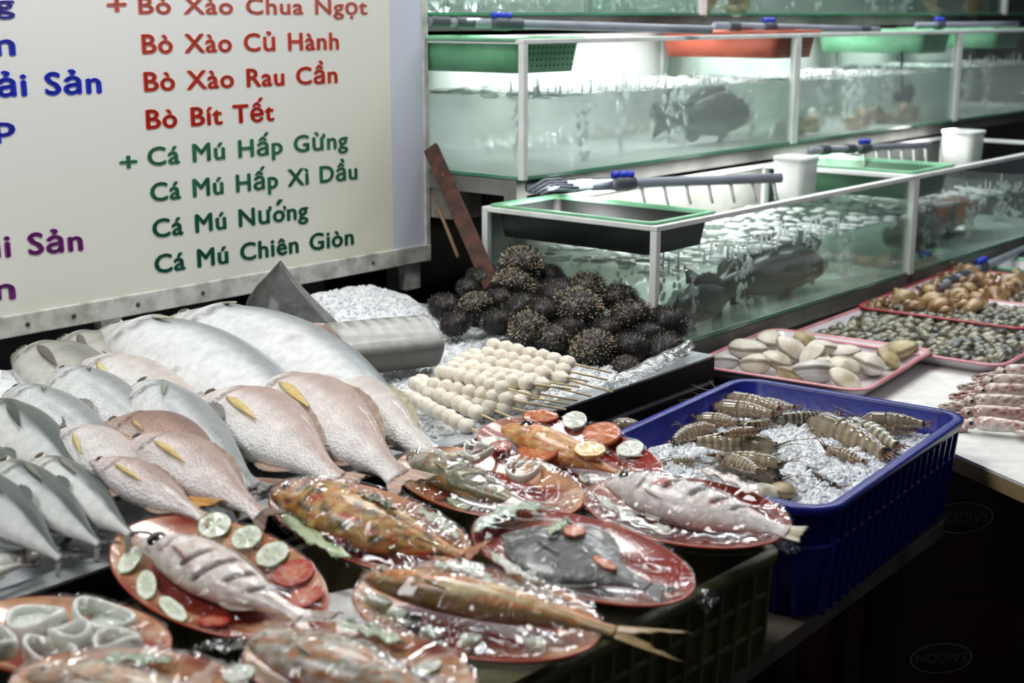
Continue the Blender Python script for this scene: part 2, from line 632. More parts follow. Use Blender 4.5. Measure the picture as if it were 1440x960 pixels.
nt.links.new(mm.outputs[0], ad.inputs[2])
cr = N(nt, 'ShaderNodeMix', data_type='RGBA')
cr.inputs['A'].default_value = (*lin((228, 229, 226)), 1)
cr.inputs['B'].default_value = (*lin((222, 221, 200)), 1)
nt.links.new(ad.outputs[0], cr.inputs['Factor'])
nt.links.new(cr.outputs['Result'], b.inputs['Base Color'])
b.inputs['Roughness'].default_value = 0.42
M_strip = surf('lilac_print', (206, 208, 222), (202, 204, 220), rough=0.42, scale=3)
xs = sign_xz(549, 200)[0]
MB().box((-SLEN, -0.004, 0.045), (xs, 0.0, SHT)).build('printed_panel', mface, sign, smooth=False)
MB().box((xs, -0.0042, 0.045), (-0.012, 0.0, SHT)).build('side_strip', M_strip, sign, smooth=False)
MB().box((-SLEN, 0.0, 0.0), (0.0, 0.03, SHT)).build('backing_board', M_white_metal, sign, smooth=False)
MB().box((-SLEN, -0.012, 0.0), (0.004, 0.002, 0.045)).build('bottom_frame', M_dirty_metal, sign, smooth=False, bevel=0.003)
MB().box((-0.012, -0.010, 0.045), (0.004, 0.03, SHT)).build('end_frame', M_dirty_metal, sign, smooth=False, bevel=0.002)
for u, v in ((36, 474), (100, 455), (190, 437), (281, 416), (395, 398), (520, 376)):
    x, z = sign_xz(u, v)
    MB().ball((x, -0.0125, 0.022), (0.0055, 0.003, 0.0055), 10, 6).build('screw', M_screw, sign)
for x in (-0.05, -0.95, -1.75):
    MB().box((x - 0.025, 0.002, 0.803 - ZB), (x + 0.025, 0.03, 0.0)).build('foot', M_dirty_metal, sign, smooth=False)

def lettering(text, p0, p1, cap, rgb, weight=0.038, name='lettering'):
    """text laid on the sign from pixel p0 to pixel p1 (baseline ends); cap: capital height in pixels at p0"""
    x0, z0 = sign_xz(*p0)
    x1, z1 = sign_xz(*p1)
    hz = sign_xz(p0[0], p0[1] - cap)[1] - z0
    cu = bpy.data.curves.new(name, 'FONT')
    cu.body = text
    cu.size = 1.0
    cu.extrude = 0.002
    cu.resolution_u = 3
    cu.space_character = 1.08
    cu.space_word = 1.25
    tmp = bpy.data.objects.new(name, cu)
    COL.objects.link(tmp)
    bpy.context.view_layer.update()
    dg = bpy.context.evaluated_depsgraph_get()
    me = bpy.data.meshes.new_from_object(tmp.evaluated_get(dg))
    COL.objects.unlink(tmp)
    bpy.data.objects.remove(tmp)
    me.name = name
    xs_ = [v.co.x for v in me.vertices]
    mn, mxx = min(xs_), max(xs_)
    sx_ = (x1 - x0) / (mxx - mn)
    sz_ = hz / 0.73
    slope = (z1 - z0) / (x1 - x0)
    for v in me.vertices:
        xx = (v.co.x - mn) * sx_
        zz = v.co.y * sz_
        v.co = Vector((x0 + xx, -0.0046 - (0.0008 if v.co.z > 0 else 0.0), z0 + zz + slope * xx))
    bm = bmesh.new()          # heavier strokes: the same glyphs laid again a hair to each side
    bm.from_mesh(me)
    g0 = list(bm.verts) + list(bm.edges) + list(bm.faces)
    for ddx, ddz in ((weight, 0), (-weight, 0), (0, weight * .6), (0, -weight * .6)):
        r_ = bmesh.ops.duplicate(bm, geom=g0)
        for e_ in r_['geom']:
            if isinstance(e_, bmesh.types.BMVert):
                e_.co.x += ddx * sz_
                e_.co.z += ddz * sz_
    bm.to_mesh(me)
    bm.free()
    me.materials.clear()
    me.materials.append(ink(rgb))
    o = bpy.data.objects.new(name, me)
    COL.objects.link(o)
    o.parent = sign
    o['label'] = 'printed dish name on the sign'
    return o
_ink = {}
def ink(rgb):
    if rgb not in _ink:
        _ink[rgb] = surf('printed_ink', rgb, rough=0.45)
    return _ink[rgb]
RED1, RED2, RED3, RED4 = (222, 120, 106), (222, 92, 76), (216, 72, 54), (208, 54, 36)
lettering('Bò Xào Chua Ngọt', (194, 19), (514, 20), 25, RED1)
lettering('+', (150, 21), (176, 20), 29, RED1)
lettering('Bò Xào Củ Hành', (199, 75), (474, 69), 28, RED2)
lettering('Bò Xào Rau Cần', (202, 128), (472, 116), 28, RED3)
lettering('Bò Bít Tết', (205, 181), (383, 169), 28, RED4)
lettering('Cá Mú Hấp Gừng', (207, 233), (487, 207), 27, (70, 136, 98))
lettering('+', (168, 241), (191, 239), 26, (70, 136, 98))
lettering('Cá Mú Hấp Xì Dầu', (211, 283), (500, 251), 27, (56, 124, 92))
lettering('Cá Mú Nưong', (214, 334), (431, 306), 27, (38, 108, 82))
lettering('´', (388, 309), (396, 308), 31, (38, 108, 82))
lettering('’', (397, 311), (401, 310), 23, (38, 108, 82), 0.01)
lettering('Cá Mú Chiên Giòn', (217, 384), (495, 343), 27, (28, 98, 76))
lettering('g', (-8, 18), (18, 18), 27, (86, 84, 176), 0.044)
lettering('n', (-7, 78), (19, 77), 34, (58, 72, 200), 0.044)
lettering('Hải Sản', (-46, 137), (140, 130), 34, (44, 62, 204), 0.044)
lettering('p', (-8, 192), (19, 190), 30, (50, 56, 192), 0.044)
lettering('Hải Sản', (-66, 367), (114, 351), 33, (126, 40, 128), 0.044)
lettering('n', (-7, 421), (19, 419), 33, (116, 46, 122), 0.044)

# rusty brace from the sign's free end down to the ice
p0 = SO + Vector((0.014, -0.020, sign_xz(598, 207)[1]))
p1 = GY(692, 402, 3.16)
brace = MB().bar(p0, p1, 0.012, 0.040, up=SN).build('rusty_brace', M_rust, smooth=False, bevel=0.002)
tag(brace, 'rusty iron bar leaning from the menu board end down behind the urchins', 'bar')
wire = MB().tube([SO + Vector((0.012, 0.012, 0.20)), SO + Vector((0.03, -0.01, 0.14)), SO + Vector((0.055, -0.05, 0.09)), SO + Vector((0.085, -0.12, 0.03))], 0.005, 6).build('bent_cable', surf('tan_cable', (150, 120, 88), rough=0.5))
tag(wire, 'thin tan cable hanging beside the rusty bar', 'cable')

# ---------------------------------------------------------------- low board under the crates
Z_BD = 0.60
e0, e1 = G(1323, 737, Z_BD), G(1050, 935, Z_BD)
ed = (e0 - e1).normalized()
en = Vector((-ed.y, ed.x, 0))
a0, a1 = e0 + ed * 0.02, e1 - ed * 0.75
poly = [tuple(p.xy) for p in (a0, a0 + en * 0.46, R0 - BX * 0.014, R0 - AX * 1.75 - BX * 0.014, a1)]
board = empty('crate_shelf', None, 'low wooden shelf edge under the blue crate and the yellow-green crate', 'shelf')
MB().prism(poly, Z_BD - 0.03, Z_BD).build('shelf_top', M_dark_wood, board, smooth=False, bevel=0.003)
for q in (a0 - ed * 0.12 + en * 0.06, a1 + ed * 0.3 + en * 0.06, a0 - ed * 0.12 + en * 0.42):
    MB().box((q.x - 0.025, q.y - 0.025, 0), (q.x + 0.025, q.y + 0.025, Z_BD - 0.03)).build('leg', M_black, board, smooth=False)

# ---------------------------------------------------------------- crates
def rrect(x0, y0, x1, y1, r, n=6):
    """rounded rectangle outline, counter-clockwise"""
    pts = []
    for cx, cy, a in ((x1 - r, y1 - r, 0), (x0 + r, y1 - r, 90), (x0 + r, y0 + r, 180), (x1 - r, y0 + r, 270)):
        for k in range(n + 1):
            t = R(a + 90 * k / n)
            pts.append((cx + r * math.cos(t), cy + r * math.sin(t)))
    return pts
def crate(name, M, L, W, H, mat, label, rim=0.018, th=0.005, taper=0.02, rad=0.045, ribs=16, ribs_w=10, rib_mat=None, bar_mid=False):
    """tapering open crate; local x along L, y along W, z from its base"""
    root = empty(name, M, label, 'crate')
    def ring(z, grow, r):
        k = taper * (1 - z / H)
        return [(x, y, z) for x, y in rrect(k - grow, k - grow, L - k + grow, W - k + grow, max(0.01, r + grow))]
    rows = [ring(0.0, 0.0, rad), ring(H * 0.5, 0, rad), ring(H - rim, 0, rad), ring(H - rim, 0.012, rad), ring(H - 0.003, 0.014, rad), ring(H, 0.011, rad),
            ring(H, -th + 0.001, rad), ring(H - 0.004, -th - 0.001, rad), ring(th, -th, rad)]
    MB().grid(rows[:4] , wrap=True, cap0=True).grid(rows[6:], wrap=True, cap1=True).build('body', mat, root, smooth=True).data
    MB().grid(rows[2:8], wrap=True).build('rim', mat, root)
    def rib(p, q, nrm):
        p, q = Vector(p), Vector(q)
        up = Vector(nrm)
        MB().bar(p, q, 0.006, 0.012, up=up).build('rib', rib_mat or mat, root, smooth=False)
    for i in range(ribs):
        x = lerp(rad, L - rad, i / (ribs - 1))
        kb = taper
        rib((x, kb - 0.004, 0.004), (x, -0.002, H - rim - 0.002), (0, -1, 0.0))
    for i in range(ribs_w):
        y = lerp(rad, W - rad, i / (ribs_w - 1))
        rib((L - taper + 0.004, y, 0.004), (L + 0.002, y, H - rim - 0.002), (1, 0, 0.0))
        rib((taper - 0.004, y, 0.004), (-0.002, y, H - rim - 0.002), (-1, 0, 0.0))
    zb = H * 0.62
    kk = taper * (1 - zb / H)
    MB().grid([ring(zb - 0.005, 0.001, rad), ring(zb - 0.004, 0.007, rad), ring(zb + 0.004, 0.007, rad), ring(zb + 0.005, 0.001, rad)], wrap=True).build('waist_band', rib_mat or mat, root)
    if bar_mid:
        for zb in (H * 0.30,):
            MB().grid([ring(zb - 0.005, 0.001, rad), ring(zb - 0.004, 0.007, rad), ring(zb + 0.004, 0.007, rad), ring(zb + 0.005, 0.001, rad)], wrap=True).build('waist_band', rib_mat or mat, root)
    return root

Z_RIM = 0.79
CA, CB, CC = G(1355, 582, Z_RIM), G(1159, 716, Z_RIM), G(1054, 527, Z_RIM)
cx = (CA - CB)
BL = cx.length
cx.normalize()
cy = Vector((-cx.y, cx.x, 0))
BW = abs((CC - CA).dot(cy))
M_CRATE = Matrix(((cx.x, cy.x, 0, CB.x), (cx.y, cy.y, 0, CB.y), (0, 0, 1, Z_BD), (0, 0, 0, 1)))
M_blue = surf('blue_plastic', (26, 36, 136), (20, 29, 120), rough=0.33, scale=16, bump=0.05)
crate('prawn_crate', M_CRATE, BL, BW, Z_RIM - Z_BD, M_blue, 'deep blue plastic crate holding striped prawns on ice', ribs=18, ribs_w=12)
M_olive = surf('dirty_yellow_green_plastic', (104, 100, 60), (62, 60, 37), rough=0.55, scale=9, bump=0.1)
K0 = G(1089, 770, 0.765)
kx = Vector((1750.0, 1960.0, 0)).normalized()
ky = Vector((-kx.y, kx.x, 0))
def kmat(p):
    return Matrix(((kx.x, ky.x, 0, p.x), (kx.y, ky.y, 0, p.y), (0, 0, 1, Z_BD), (0, 0, 0, 1)))
crate('fish_crate', kmat(K0 - kx * 0.60), 0.60, 0.50, 0.765 - Z_BD, M_olive, 'dirty yellow-green plastic crate under the wrapped fish plates, beside the blue crate', ribs=15, ribs_w=9, rad=0.02, taper=0.008, bar_mid=True)
crate('fish_crate', kmat(K0 - kx * 1.235), 0.60, 0.50, 0.765 - Z_BD, M_olive, 'second yellow-green crate, under the plates nearest the camera', ribs=15, ribs_w=9, rad=0.02, taper=0.008, bar_mid=True)

# ---------------------------------------------------------------- ice in the blue crate
def crate_ice_h(x, y):
    h = 0.142 + 0.014 * nz(x * 7, y * 7, 3.3) + 0.009 * nz(x * 24, y * 24, 1.0) + 0.006 * nz(x * 60, y * 60, 4)
    h += 0.018 * math.exp(-((x - BL * 0.5) ** 2 + (y - BW * 0.5) ** 2) / 0.02)
    return h
rows = []
k = 0.014
for i in range(61):
    x = lerp(k + 0.004, BL - k - 0.004, i / 60)
    rows.append([(x, lerp(k + 0.004, BW - k - 0.004, j / 44), crate_ice_h(x, lerp(k, BW - k, j / 44)) * (0.8 if i in (0, 60) or j in (0, 44) else 1)) for j in range(45)])
ci = MB().grid(rows, flip=True)
chips(ci, 3000, crate_ice_h, (.03, BL - .03), (.03, BW - .03), 3)
o = ci.build('crate_ice', M_ice, smooth=False)
o.matrix_world = M_CRATE
tag(o, 'crushed ice filling the blue crate around the prawns', 'ice', kind='stuff')
def crate_pt(u, v, dz=0.0):
    """point on the crate ice seen at pixel u, v"""
    z = Z_BD + 0.148
    for _ in range(4):
        p = G(u, v, z + dz)
        q = M_CRATE.inverted() @ p
        z = Z_BD + crate_ice_h(q.x, q.y)
    return G(u, v, z + dz)

# ---------------------------------------------------------------- side table with white top
Z_ST = 0.70
tp = [G(1339, 636, Z_ST), G(1500, 707, Z_ST), G(1750, 560, Z_ST), G(1640, 420, Z_ST), G(1330, 385, Z_ST), G(1100, 462, Z_ST), G(1012, 503, Z_ST)]
tp.append(tp[0] + (tp[0] - tp[1]).normalized() * 0.12)
side = empty('side_table', None, 'plank table with a white top behind and right of the blue crate', 'table')
poly = [tuple(p.xy) for p in tp]
MB().prism(poly, Z_ST - 0.034, Z_ST - 0.006).build('plank', M_wood, side, smooth=False)
MB().prism(poly, Z_ST - 0.006, Z_ST).build('white_top', M_foam, side, smooth=False)
for p in (tp[1].lerp(tp[3], 0.15), tp[2].lerp(tp[5], 0.1), tp[4].lerp(tp[1], 0.1)):
    MB().box((p.x - 0.03, p.y - 0.03, 0), (p.x + 0.03, p.y + 0.03, Z_ST - 0.034)).build('leg', M_black, side, smooth=False)

# ---------------------------------------------------------------- red drinks crates in the dark below the side table
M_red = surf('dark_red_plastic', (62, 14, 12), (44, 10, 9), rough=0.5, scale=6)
M_badge = surf('dark_green_badge', (20, 40, 34), rough=0.5)
M_badge_ink = surf('faded_white_ink', (138, 142, 138), rough=0.6)
def drinks_crate(p, yaw, label, word, bx, bz):
    root = empty('drinks_crate', place(p, yaw), label, 'crate')
    L_, W_, H_ = 0.46, 0.34, 0.30
    m = MB()
    t = 0.014
    m.box((0, 0, 0), (L_, t, H_)).box((0, W_ - t, 0), (L_, W_, H_)).box((0, t, 0), (t, W_ - t, H_)).box((L_ - t, t, 0), (L_, W_ - t, H_)).box((t, t, 0), (L_ - t, W_ - t, t))
    m.build('body', M_red, root, smooth=False, bevel=0.003)
    for z in (0.012, H_ - 0.012):
        MB().box((-0.006, -0.006, z - 0.010), (L_ + 0.006, 0.0, z + 0.010)).build('edge_band', M_red, root, smooth=False)
    for x in (0.0, L_):
        MB().box((x - 0.012, -0.007, 0.024), (x + 0.012, 0.0, H_ - 0.024)).build('corner_rib', M_red, root, smooth=False)
    b = MB()
    rows = []
    for yy, k in ((-0.0005, 1.0), (-0.003, 1.0), (-0.0035, 0.96)):
        rows.append([(bx + 0.070 * k * math.cos(2 * PI * i / 40), yy, bz + 0.036 * k * math.sin(2 * PI * i / 40)) for i in range(40)])
    b.grid(rows, wrap=True, cap1=True)
    bo = b.build('badge', M_badge, root, fix=True)
    rows = [[(bx + r * 0.066 * math.cos(2 * PI * i / 40), -0.0040, bz + r * 0.033 * math.sin(2 * PI * i / 40)) for i in range(40)] for r in (1.0, 0.95)]
    MB().grid(rows, wrap=True).build('badge_ring', M_badge_ink, bo)
    cu = bpy.data.curves.new('word', 'FONT')
    cu.body = word
    cu.size = 0.030
    cu.align_x = 'CENTER'
    cu.extrude = 0.0003
    tmp = bpy.data.objects.new('word', cu)
    COL.objects.link(tmp)
    bpy.context.view_layer.update()
    me = bpy.data.meshes.new_from_object(tmp.evaluated_get(bpy.context.evaluated_depsgraph_get()))
    COL.objects.unlink(tmp)
    bpy.data.objects.remove(tmp)
    for v in me.vertices:      # the crate stands on its head: the word is upside down
        v.co = Vector((bx - v.co.x, -0.0042, bz + 0.011 - v.co.y))
    me.materials.clear()
    me.materials.append(M_badge_ink)
    wo = bpy.data.objects.new('lettering', me)
    COL.objects.link(wo)
    wo.parent = bo
    return root
yawd = 0.10
dp = GY(1352, 727, 2.62)
dq = GY(1328, 892, 2.60)
base = Vector((dp.x - 0.21, 2.60, 0))
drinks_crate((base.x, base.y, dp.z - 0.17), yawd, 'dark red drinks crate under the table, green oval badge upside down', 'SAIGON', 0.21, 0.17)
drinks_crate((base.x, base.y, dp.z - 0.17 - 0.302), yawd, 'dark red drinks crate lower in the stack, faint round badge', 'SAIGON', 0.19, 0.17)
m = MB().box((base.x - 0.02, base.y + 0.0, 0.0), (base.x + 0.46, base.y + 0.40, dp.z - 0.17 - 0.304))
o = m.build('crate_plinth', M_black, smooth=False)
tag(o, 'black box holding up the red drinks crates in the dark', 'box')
# ---------------------------------------------------------------- fish
MF_scale = pigment('fish_skin_scaled', rough=0.34, coat=0.25, kind='scales', scale=70, bump=0.45, vary=0.16)
MF_smooth = pigment('fish_skin_smooth', rough=0.28, coat=0.35, kind='noise', scale=90, bump=0.25, vary=0.14)
MF_cooked = pigment('cooked_fish_skin', rough=0.36, coat=0.3, kind='noise', scale=110, bump=0.55, vary=0.30, coat_rough=0.1)
MF_fin = pigment('fish_fin', rough=0.35, coat=0.3, kind='noise', scale=70, bump=0.35, vary=0.25, stretch=(1, 6, 1))
M_eye = pigment('fish_eye', rough=0.08, coat=0.8, kind='noise', scale=30, bump=0.0, vary=0.05)

# body profiles: s along the body, dorsal height, belly depth, half thickness, centre-line lift (all x length)
PR_SNAP = [(0.0, .006, .006, .006, -.050), (.02, .022, .020, .020, -.048), (.08, .060, .050, .044, -.038), (.17, .118, .092, .070, -.020), (.30, .172, .140, .084, -.004), (.46, .176, .158, .082, 0),
           (.64, .135, .130, .068, 0), (.80, .072, .078, .040, .004), (.92, .042, .046, .020, .006), (1.0, .045, .048, .012, .006)]
PR_MULL = [(0.0, .010, .010, .010, -.004), (.03, .038, .034, .034, -.004), (.10, .068, .064, .060, 0), (.22, .094, .100, .078, 0), (.40, .108, .118, .086, 0), (.58, .098, .108, .074, 0),
           (.76, .066, .072, .048, 0), (.92, .036, .038, .020, 0), (1.0, .036, .038, .010, 0)]
PR_TREV = [(0.0, .006, .006, .006, -.02), (.02, .034, .030, .024, -.02), (.08, .080, .066, .050, -.014), (.20, .128, .118, .078, 0), (.38, .150, .148, .090, 0), (.58, .128, .130, .076, 0),
           (.78, .070, .072, .042, 0), (.92, .030, .030, .018, 0), (1.0, .022, .022, .012, 0)]
PR_SCAD = [(0.0, .006, .006, .006, -.006), (.025, .030, .028, .026, -.006), (.10, .062, .064, .050, 0), (.24, .090, .100, .070, 0), (.42, .102, .110, .078, 0), (.62, .084, .088, .062, 0),
           (.80, .046, .048, .036, 0), (.93, .020, .020, .018, 0), (1.0, .014, .014, .012, 0)]
PR_POMF = [(0.0, .010, .010, .006, 0), (.03, .050, .045, .022, 0), (.12, .150, .140, .045, 0), (.28, .250, .240, .060, 0), (.45, .270, .260, .062, 0), (.62, .200, .195, .050, 0),
           (.80, .095, .090, .030, 0), (.93, .045, .045, .016, 0), (1.0, .045, .045, .010, 0)]

def pg_base(back, flank, belly, spots=None, head=None, line=None, y0=-.02, y1=.62, mott=0.0, seed=0):
    back, flank, belly = lin(back), lin(flank), lin(belly)
    hd = lin(head) if head else None
    ln = lin(line) if line else None
    sp = lin(spots) if spots else None
    def f(s, y):
        c = mix(belly, flank, sstep(-.75, y0, y))
        c = mix(c, back, sstep(y0, y1, y + 0.10 * nz(s * 9, y * 3, seed)))
        if hd:
            c = mix(c, hd, 0.75 * sstep(.24, .02, s))
        if ln and s > .2:
            c = mix(c, ln, 0.6 * math.exp(-((y - .22 + .12 * s) / .05) ** 2))
        if mott:
            c = mix(c, back, mott * sstep(0.05, 0.5, nz(s * 7 + seed, y * 2.2, seed * 1.7)))
        if sp and s > .15:
            k = nz(s * 26 + seed, y * 9, seed + 4)
            c = mix(c, sp, 0.75 * sstep(.42, .6, k))
        g = .235 - .05 * (y + .1) ** 2 + .015 * y
        c = mix(c, mix(back, (0.02, .015, .015), .6), 0.85 * math.exp(-((s - g) / .008) ** 2) * sstep(-.9, -.6, y) * sstep(.8, .5, y))
        c = mix(c, mix(back, (.1, .05, .05), .3), 0.40 * math.exp(-((s - g + .075 + .03 * y) / .007) ** 2) * sstep(-.8, -.5, y) * sstep(.6, .3, y))
        mo = math.exp(-((y + .12 + s) / .09) ** 2) * sstep(.11, .09, s)
        return mix(c, (0.03, .02, .02), 0.8 * mo)
    return f
PG_SNAP = pg_base((178, 152, 142), (230, 222, 218), (243, 240, 237), head=(234, 212, 202), mott=.12)
PG_SNAP2 = pg_base((166, 138, 127), (225, 212, 206), (240, 234, 230), head=(228, 198, 186), mott=.2, seed=3)
PG_SNAPD = pg_base((126, 96, 82), (176, 142, 126), (218, 202, 192), head=(196, 158, 142), mott=.35, seed=5)
PG_SNAPW = pg_base((196, 184, 176), (228, 224, 220), (238, 236, 232), head=(232, 222, 212), seed=2)
PG_SILV = pg_base((142, 150, 152), (216, 221, 222), (234, 236, 235), head=(214, 212, 200), seed=6)
PG_BARR = pg_base((140, 146, 148), (224, 227, 227), (238, 239, 238), spots=(150, 154, 154), mott=.16, head=(212, 210, 194), seed=8)
PG_BREA = pg_base((122, 122, 112), (190, 188, 180), (218, 216, 208), head=(176, 172, 158), mott=.2, seed=9)
PG_SCAD = pg_base((66, 76, 72), (202, 206, 203), (232, 232, 227), head=(150, 152, 138), line=(120, 128, 126), y0=.12, y1=.38, seed=4)
PG_SCADP = pg_base((76, 84, 80), (212, 215, 212), (230, 228, 222), head=(196, 186, 170), y0=.2, y1=.48, seed=11)
def pg_mull(seed):
    base = pg_base((138, 143, 143), (220, 223, 222), (238, 239, 236), head=(196, 196, 188), y0=.05, y1=.6, seed=seed)
    dk = lin((134, 139, 139))
    def f(s, y):
        c = base(s, y)
        if s > .3:
            c = mix(c, dk, .42 * (0.5 + 0.5 * math.cos(y * 24)) ** 3 * sstep(.3, .5, s) * sstep(-.7, -.2, y))
        return c
    return f
PG_MULL = pg_mull(1)

def fish(prof, pg, nose, tail, z0, z1, label, hk=1.0, wk=1.0, roll=0.42, bend=0.0, sag=0.0, flip=False, mat=None, fins=(), tail_len=.20, tail_spread=.13, fork=.45, fin_rgb=(190, 170, 150),
         pec_rgb=None, eye=.026, eye_at=(.085, .34), eye_rgb=((24, 20, 18), (176, 168, 150)), group=None, name='fish', cat='fish', cuts=None, nl=56, na=32, tail_rgb=None, pec_len=.19, mouth=True, pts3d=None, pec_at=(.27, -.12), pec_ang=-.28, up=(0, 0, 1)):
    """whole fish lying on its side between two picture points; x head to tail, y dorsal, z up"""
    A, B = pts3d if pts3d else (G(nose[0], nose[1], z0), G(tail[0], tail[1], z1))
    L = (B - A).length
    X = (B - A).normalized()
    M = frame_at(A, X, up) @ Matrix.Rotation(roll, 4, 'X')
    root = empty(name, M, label, cat, group)
    sg = -1.0 if flip else 1.0
    def cl(s):      # centre line offset: dorsal bend and sag
        return bend * L * 4 * s * (1 - s), -sag * L * 4 * s * (1 - s)
    def prm(s):
        u, l, wd, c = interp(prof, s)
        by, bz = cl(s)
        return u * L * hk, l * L * hk, wd * L * wk, c * L * hk * .6 + by, bz
    if cuts:
        nl = 120
    rows, cols = [], []
    for i in range(nl + 1):
        s = i / nl
        s = s * s * (3 - 2 * s) * .35 + s * .65
        u, l, wd, c, bz = prm(s)
        row, cr = [], []
        for j in range(na):
            th = 2 * PI * j / na
            cy_, cz_ = math.cos(th), math.sin(th)
            y = (u if cy_ > 0 else l) * cy_
            z = wd * (abs(cz_) ** .8) * (1 if cz_ > 0 else -1)
            yn = cy_
            # gill cover edge, mouth and cuts are modelled grooves
            g = .235 - .05 * (yn + .1) ** 2 + .015 * yn
            z *= 1 + .15 * sstep(g - .09, g - .004, s) * sstep(g + .004, g, s) * (1 - yn * yn)
            if cuts:
                for cs, tilt, y_a, y_b in cuts:
                    if y_a < yn < y_b and cz_ > 0:
                        z -= wd * .22 * math.exp(-((s - cs - tilt * yn) / .013) ** 2)
            row.append((s * L, sg * (c + y), z + bz))
            cc = pg(s, yn)
            if cuts and cz_ > 0:
                for cs, tilt, y_a, y_b in cuts:
                    if y_a < yn < y_b:
                        cc = mix(cc, lin((40, 18, 12)), .95 * math.exp(-((s - cs - tilt * yn) / .017) ** 2))
            cr.append(cc)
        rows.append(row)
        cols.append(cr)
    MB().grid(rows, wrap=True, cols=cols, cap0=True, cap1=True, flip=not flip).build('body', mat or MF_scale, root)
    def surf_z(s, y):
        u, l, wd, c, bz = prm(s)
        h = u if y - c > 0 else l
        k = max(0.0, 1 - ((y - c) / max(1e-5, h)) ** 2)
        return wd * k ** .4 + bz
    fr = lin(fin_rgb)
    tr_ = lin(tail_rgb or fin_rgb)
    # tail fin
    if tail_len > 0:
        u, l, wd, c, bz = prm(1.0)
        rows, cols = [], []
        for i in range(9):
            t = i / 8
            row, cr = [], []
            for j in range(15):
                q = -1 + 2 * j / 14
                ext = tail_len * L * (1 - fork * (1 - abs(q)) ** 1.1)
                x = L * .985 + ext * t
                y = c + q * lerp(u * .95, tail_spread * L, t ** .8)
                z = bz + .0025 * math.sin(q * 17) * t + .004 * t * math.sin(3 * q + L * 40)
                row.append((x, sg * y, z))
                cr.append(mix(tr_, (.05, .04, .04), .35 * t * (0.5 + 0.5 * math.sin(q * 30))))
            rows.append(row)
            cols.append(cr)
        MB().sheet(rows, max(.0012, .004 * L), cols).build('tail_fin', MF_fin, root)
    # fins along the back and belly
    for nm, s0, s1, hh, sd in fins:
        rows, cols = [], []
        for i in range(13):
            t = i / 12
            s = lerp(s0, s1, t)
            u, l, wd, c, bz = prm(s)
            base = c + (u if sd > 0 else -l) * .93
            h = hh * L * (math.sin(PI * min(1, t * .85 + .15)) ** .7) * (1 + .12 * (i % 2))
            rows.append([(s * L + .35 * h * k, sg * (base + sd * h * k), bz + .30 * h * k * k) for k in (0, .35, .7, 1.0)])
            cols.append([mix(fr, (.05, .04, .03), .2 * (i % 2) + .15 * k) for k in (0, 1, 2, 3)])
        MB().sheet(rows, max(.001, .003 * L), cols).build(nm, MF_fin, root)
    # pectoral fin lying on the flank
    pr = lin(pec_rgb or fin_rgb)
    if pec_len > 0:
        rows, cols = [], []
        for i in range(9):
            t = i / 8
            row, cr = [], []
            for q in (-1, -.5, 0, .5, 1):
                wf = pec_len * L * .12 * math.sin(PI * (t ** .8 * .90 + .08)) ** .9
                s = pec_at[0] + pec_len * t * math.cos(pec_ang)
                y = pec_at[1] * L * .16 * hk + pec_len * L * t * math.sin(pec_ang) + q * wf * .5
                y += prm(s)[3]
                row.append((s * L, sg * y, surf_z(s, y) + .0015 + .008 * L * t + .0012 * (1 - q * q)))
                cr.append(mix(pr, mix(pr, (.04, .03, .02), .5), .25 * (abs(q) > .7) + .5 * sstep(.22, 0, t)))
            rows.append(row)
            cols.append(cr)
        MB().sheet(rows, max(.0008, .0025 * L), cols).build('pectoral_fin', MF_fin, root, fix=True)
    if eye:
        y = prm(eye_at[0])[3] + eye_at[1] * prm(eye_at[0])[0]
        zz = surf_z(eye_at[0], y)
        pu, ir = lin(eye_rgb[0]), lin(eye_rgb[1])
        MB().ball((eye_at[0] * L, sg * y, zz - eye * L * .12), (eye * L, eye * L, eye * L * .42), 16, 10,
                  colfn=lambda d: pu if math.hypot(d.x, d.y) < .62 else ir).build('eye', M_eye, root)
    return root

DORS = ('dorsal_fin', .30, .80, .026, 1)
DORS2 = ('dorsal_fin', .38, .54, .030, 1)
ANAL = ('anal_fin', .62, .80, .045, -1)
PELV = ('pelvic_fin', .30, .40, .06, -1)
YEL = (218, 192, 122)
SN = dict(fins=(DORS, ANAL, PELV), fin_rgb=(208, 178, 158), pec_rgb=YEL, eye_rgb=((30, 20, 18), (120, 60, 44)), tail_len=.11, tail_spread=.075, pec_len=.26, pec_at=(.26, -.05), pec_ang=-.10)
SNY = dict(SN)
zt = 0.80   # about the ice
# the large pale fish at the back of the tray
fish(PR_TREV, PG_BARR, (226, 461), (622, 648), zt + .052, zt + .03, 'largest silver-white fish, curving along the back of the tray', hk=.60, wk=.8, bend=.045, roll=.3, sag=-.01, mat=MF_smooth, fins=(ANAL,), tail_len=.05, tail_spread=.05, fin_rgb=(196, 198, 190), eye=.013, eye_rgb=((70, 66, 58), (206, 204, 190)), pec_rgb=(190, 186, 166), pec_len=.10, pec_at=(.17, .35), pec_ang=-.05)
fish(PR_TREV, PG_BARR, (136, 476), (505, 668), zt + .05, zt + .02, 'second largest silver-white fish, below the longest one, gill slit showing', hk=.66, wk=.85, bend=.03, roll=.3, sag=-.01, mat=MF_smooth, fins=(ANAL,), tail_len=.05, tail_spread=.05, fin_rgb=(196, 198, 190), eye=.014, eye_rgb=((70, 66, 58), (206, 204, 190)), pec_rgb=(180, 176, 150), pec_len=.12, pec_at=(.20, .30), pec_ang=-.05)
fish(PR_SNAP, PG_BREA, (27, 497), (190, 588), zt + .035, zt + .03, 'grey bream at the far end of the tray with a dark curved fin', hk=.80, mat=MF_smooth, fins=(DORS,), pec_rgb=(96, 92, 82), pec_len=.26, pec_at=(.26, .15), pec_ang=-.15, fin_rgb=(150, 146, 134), eye=.022)
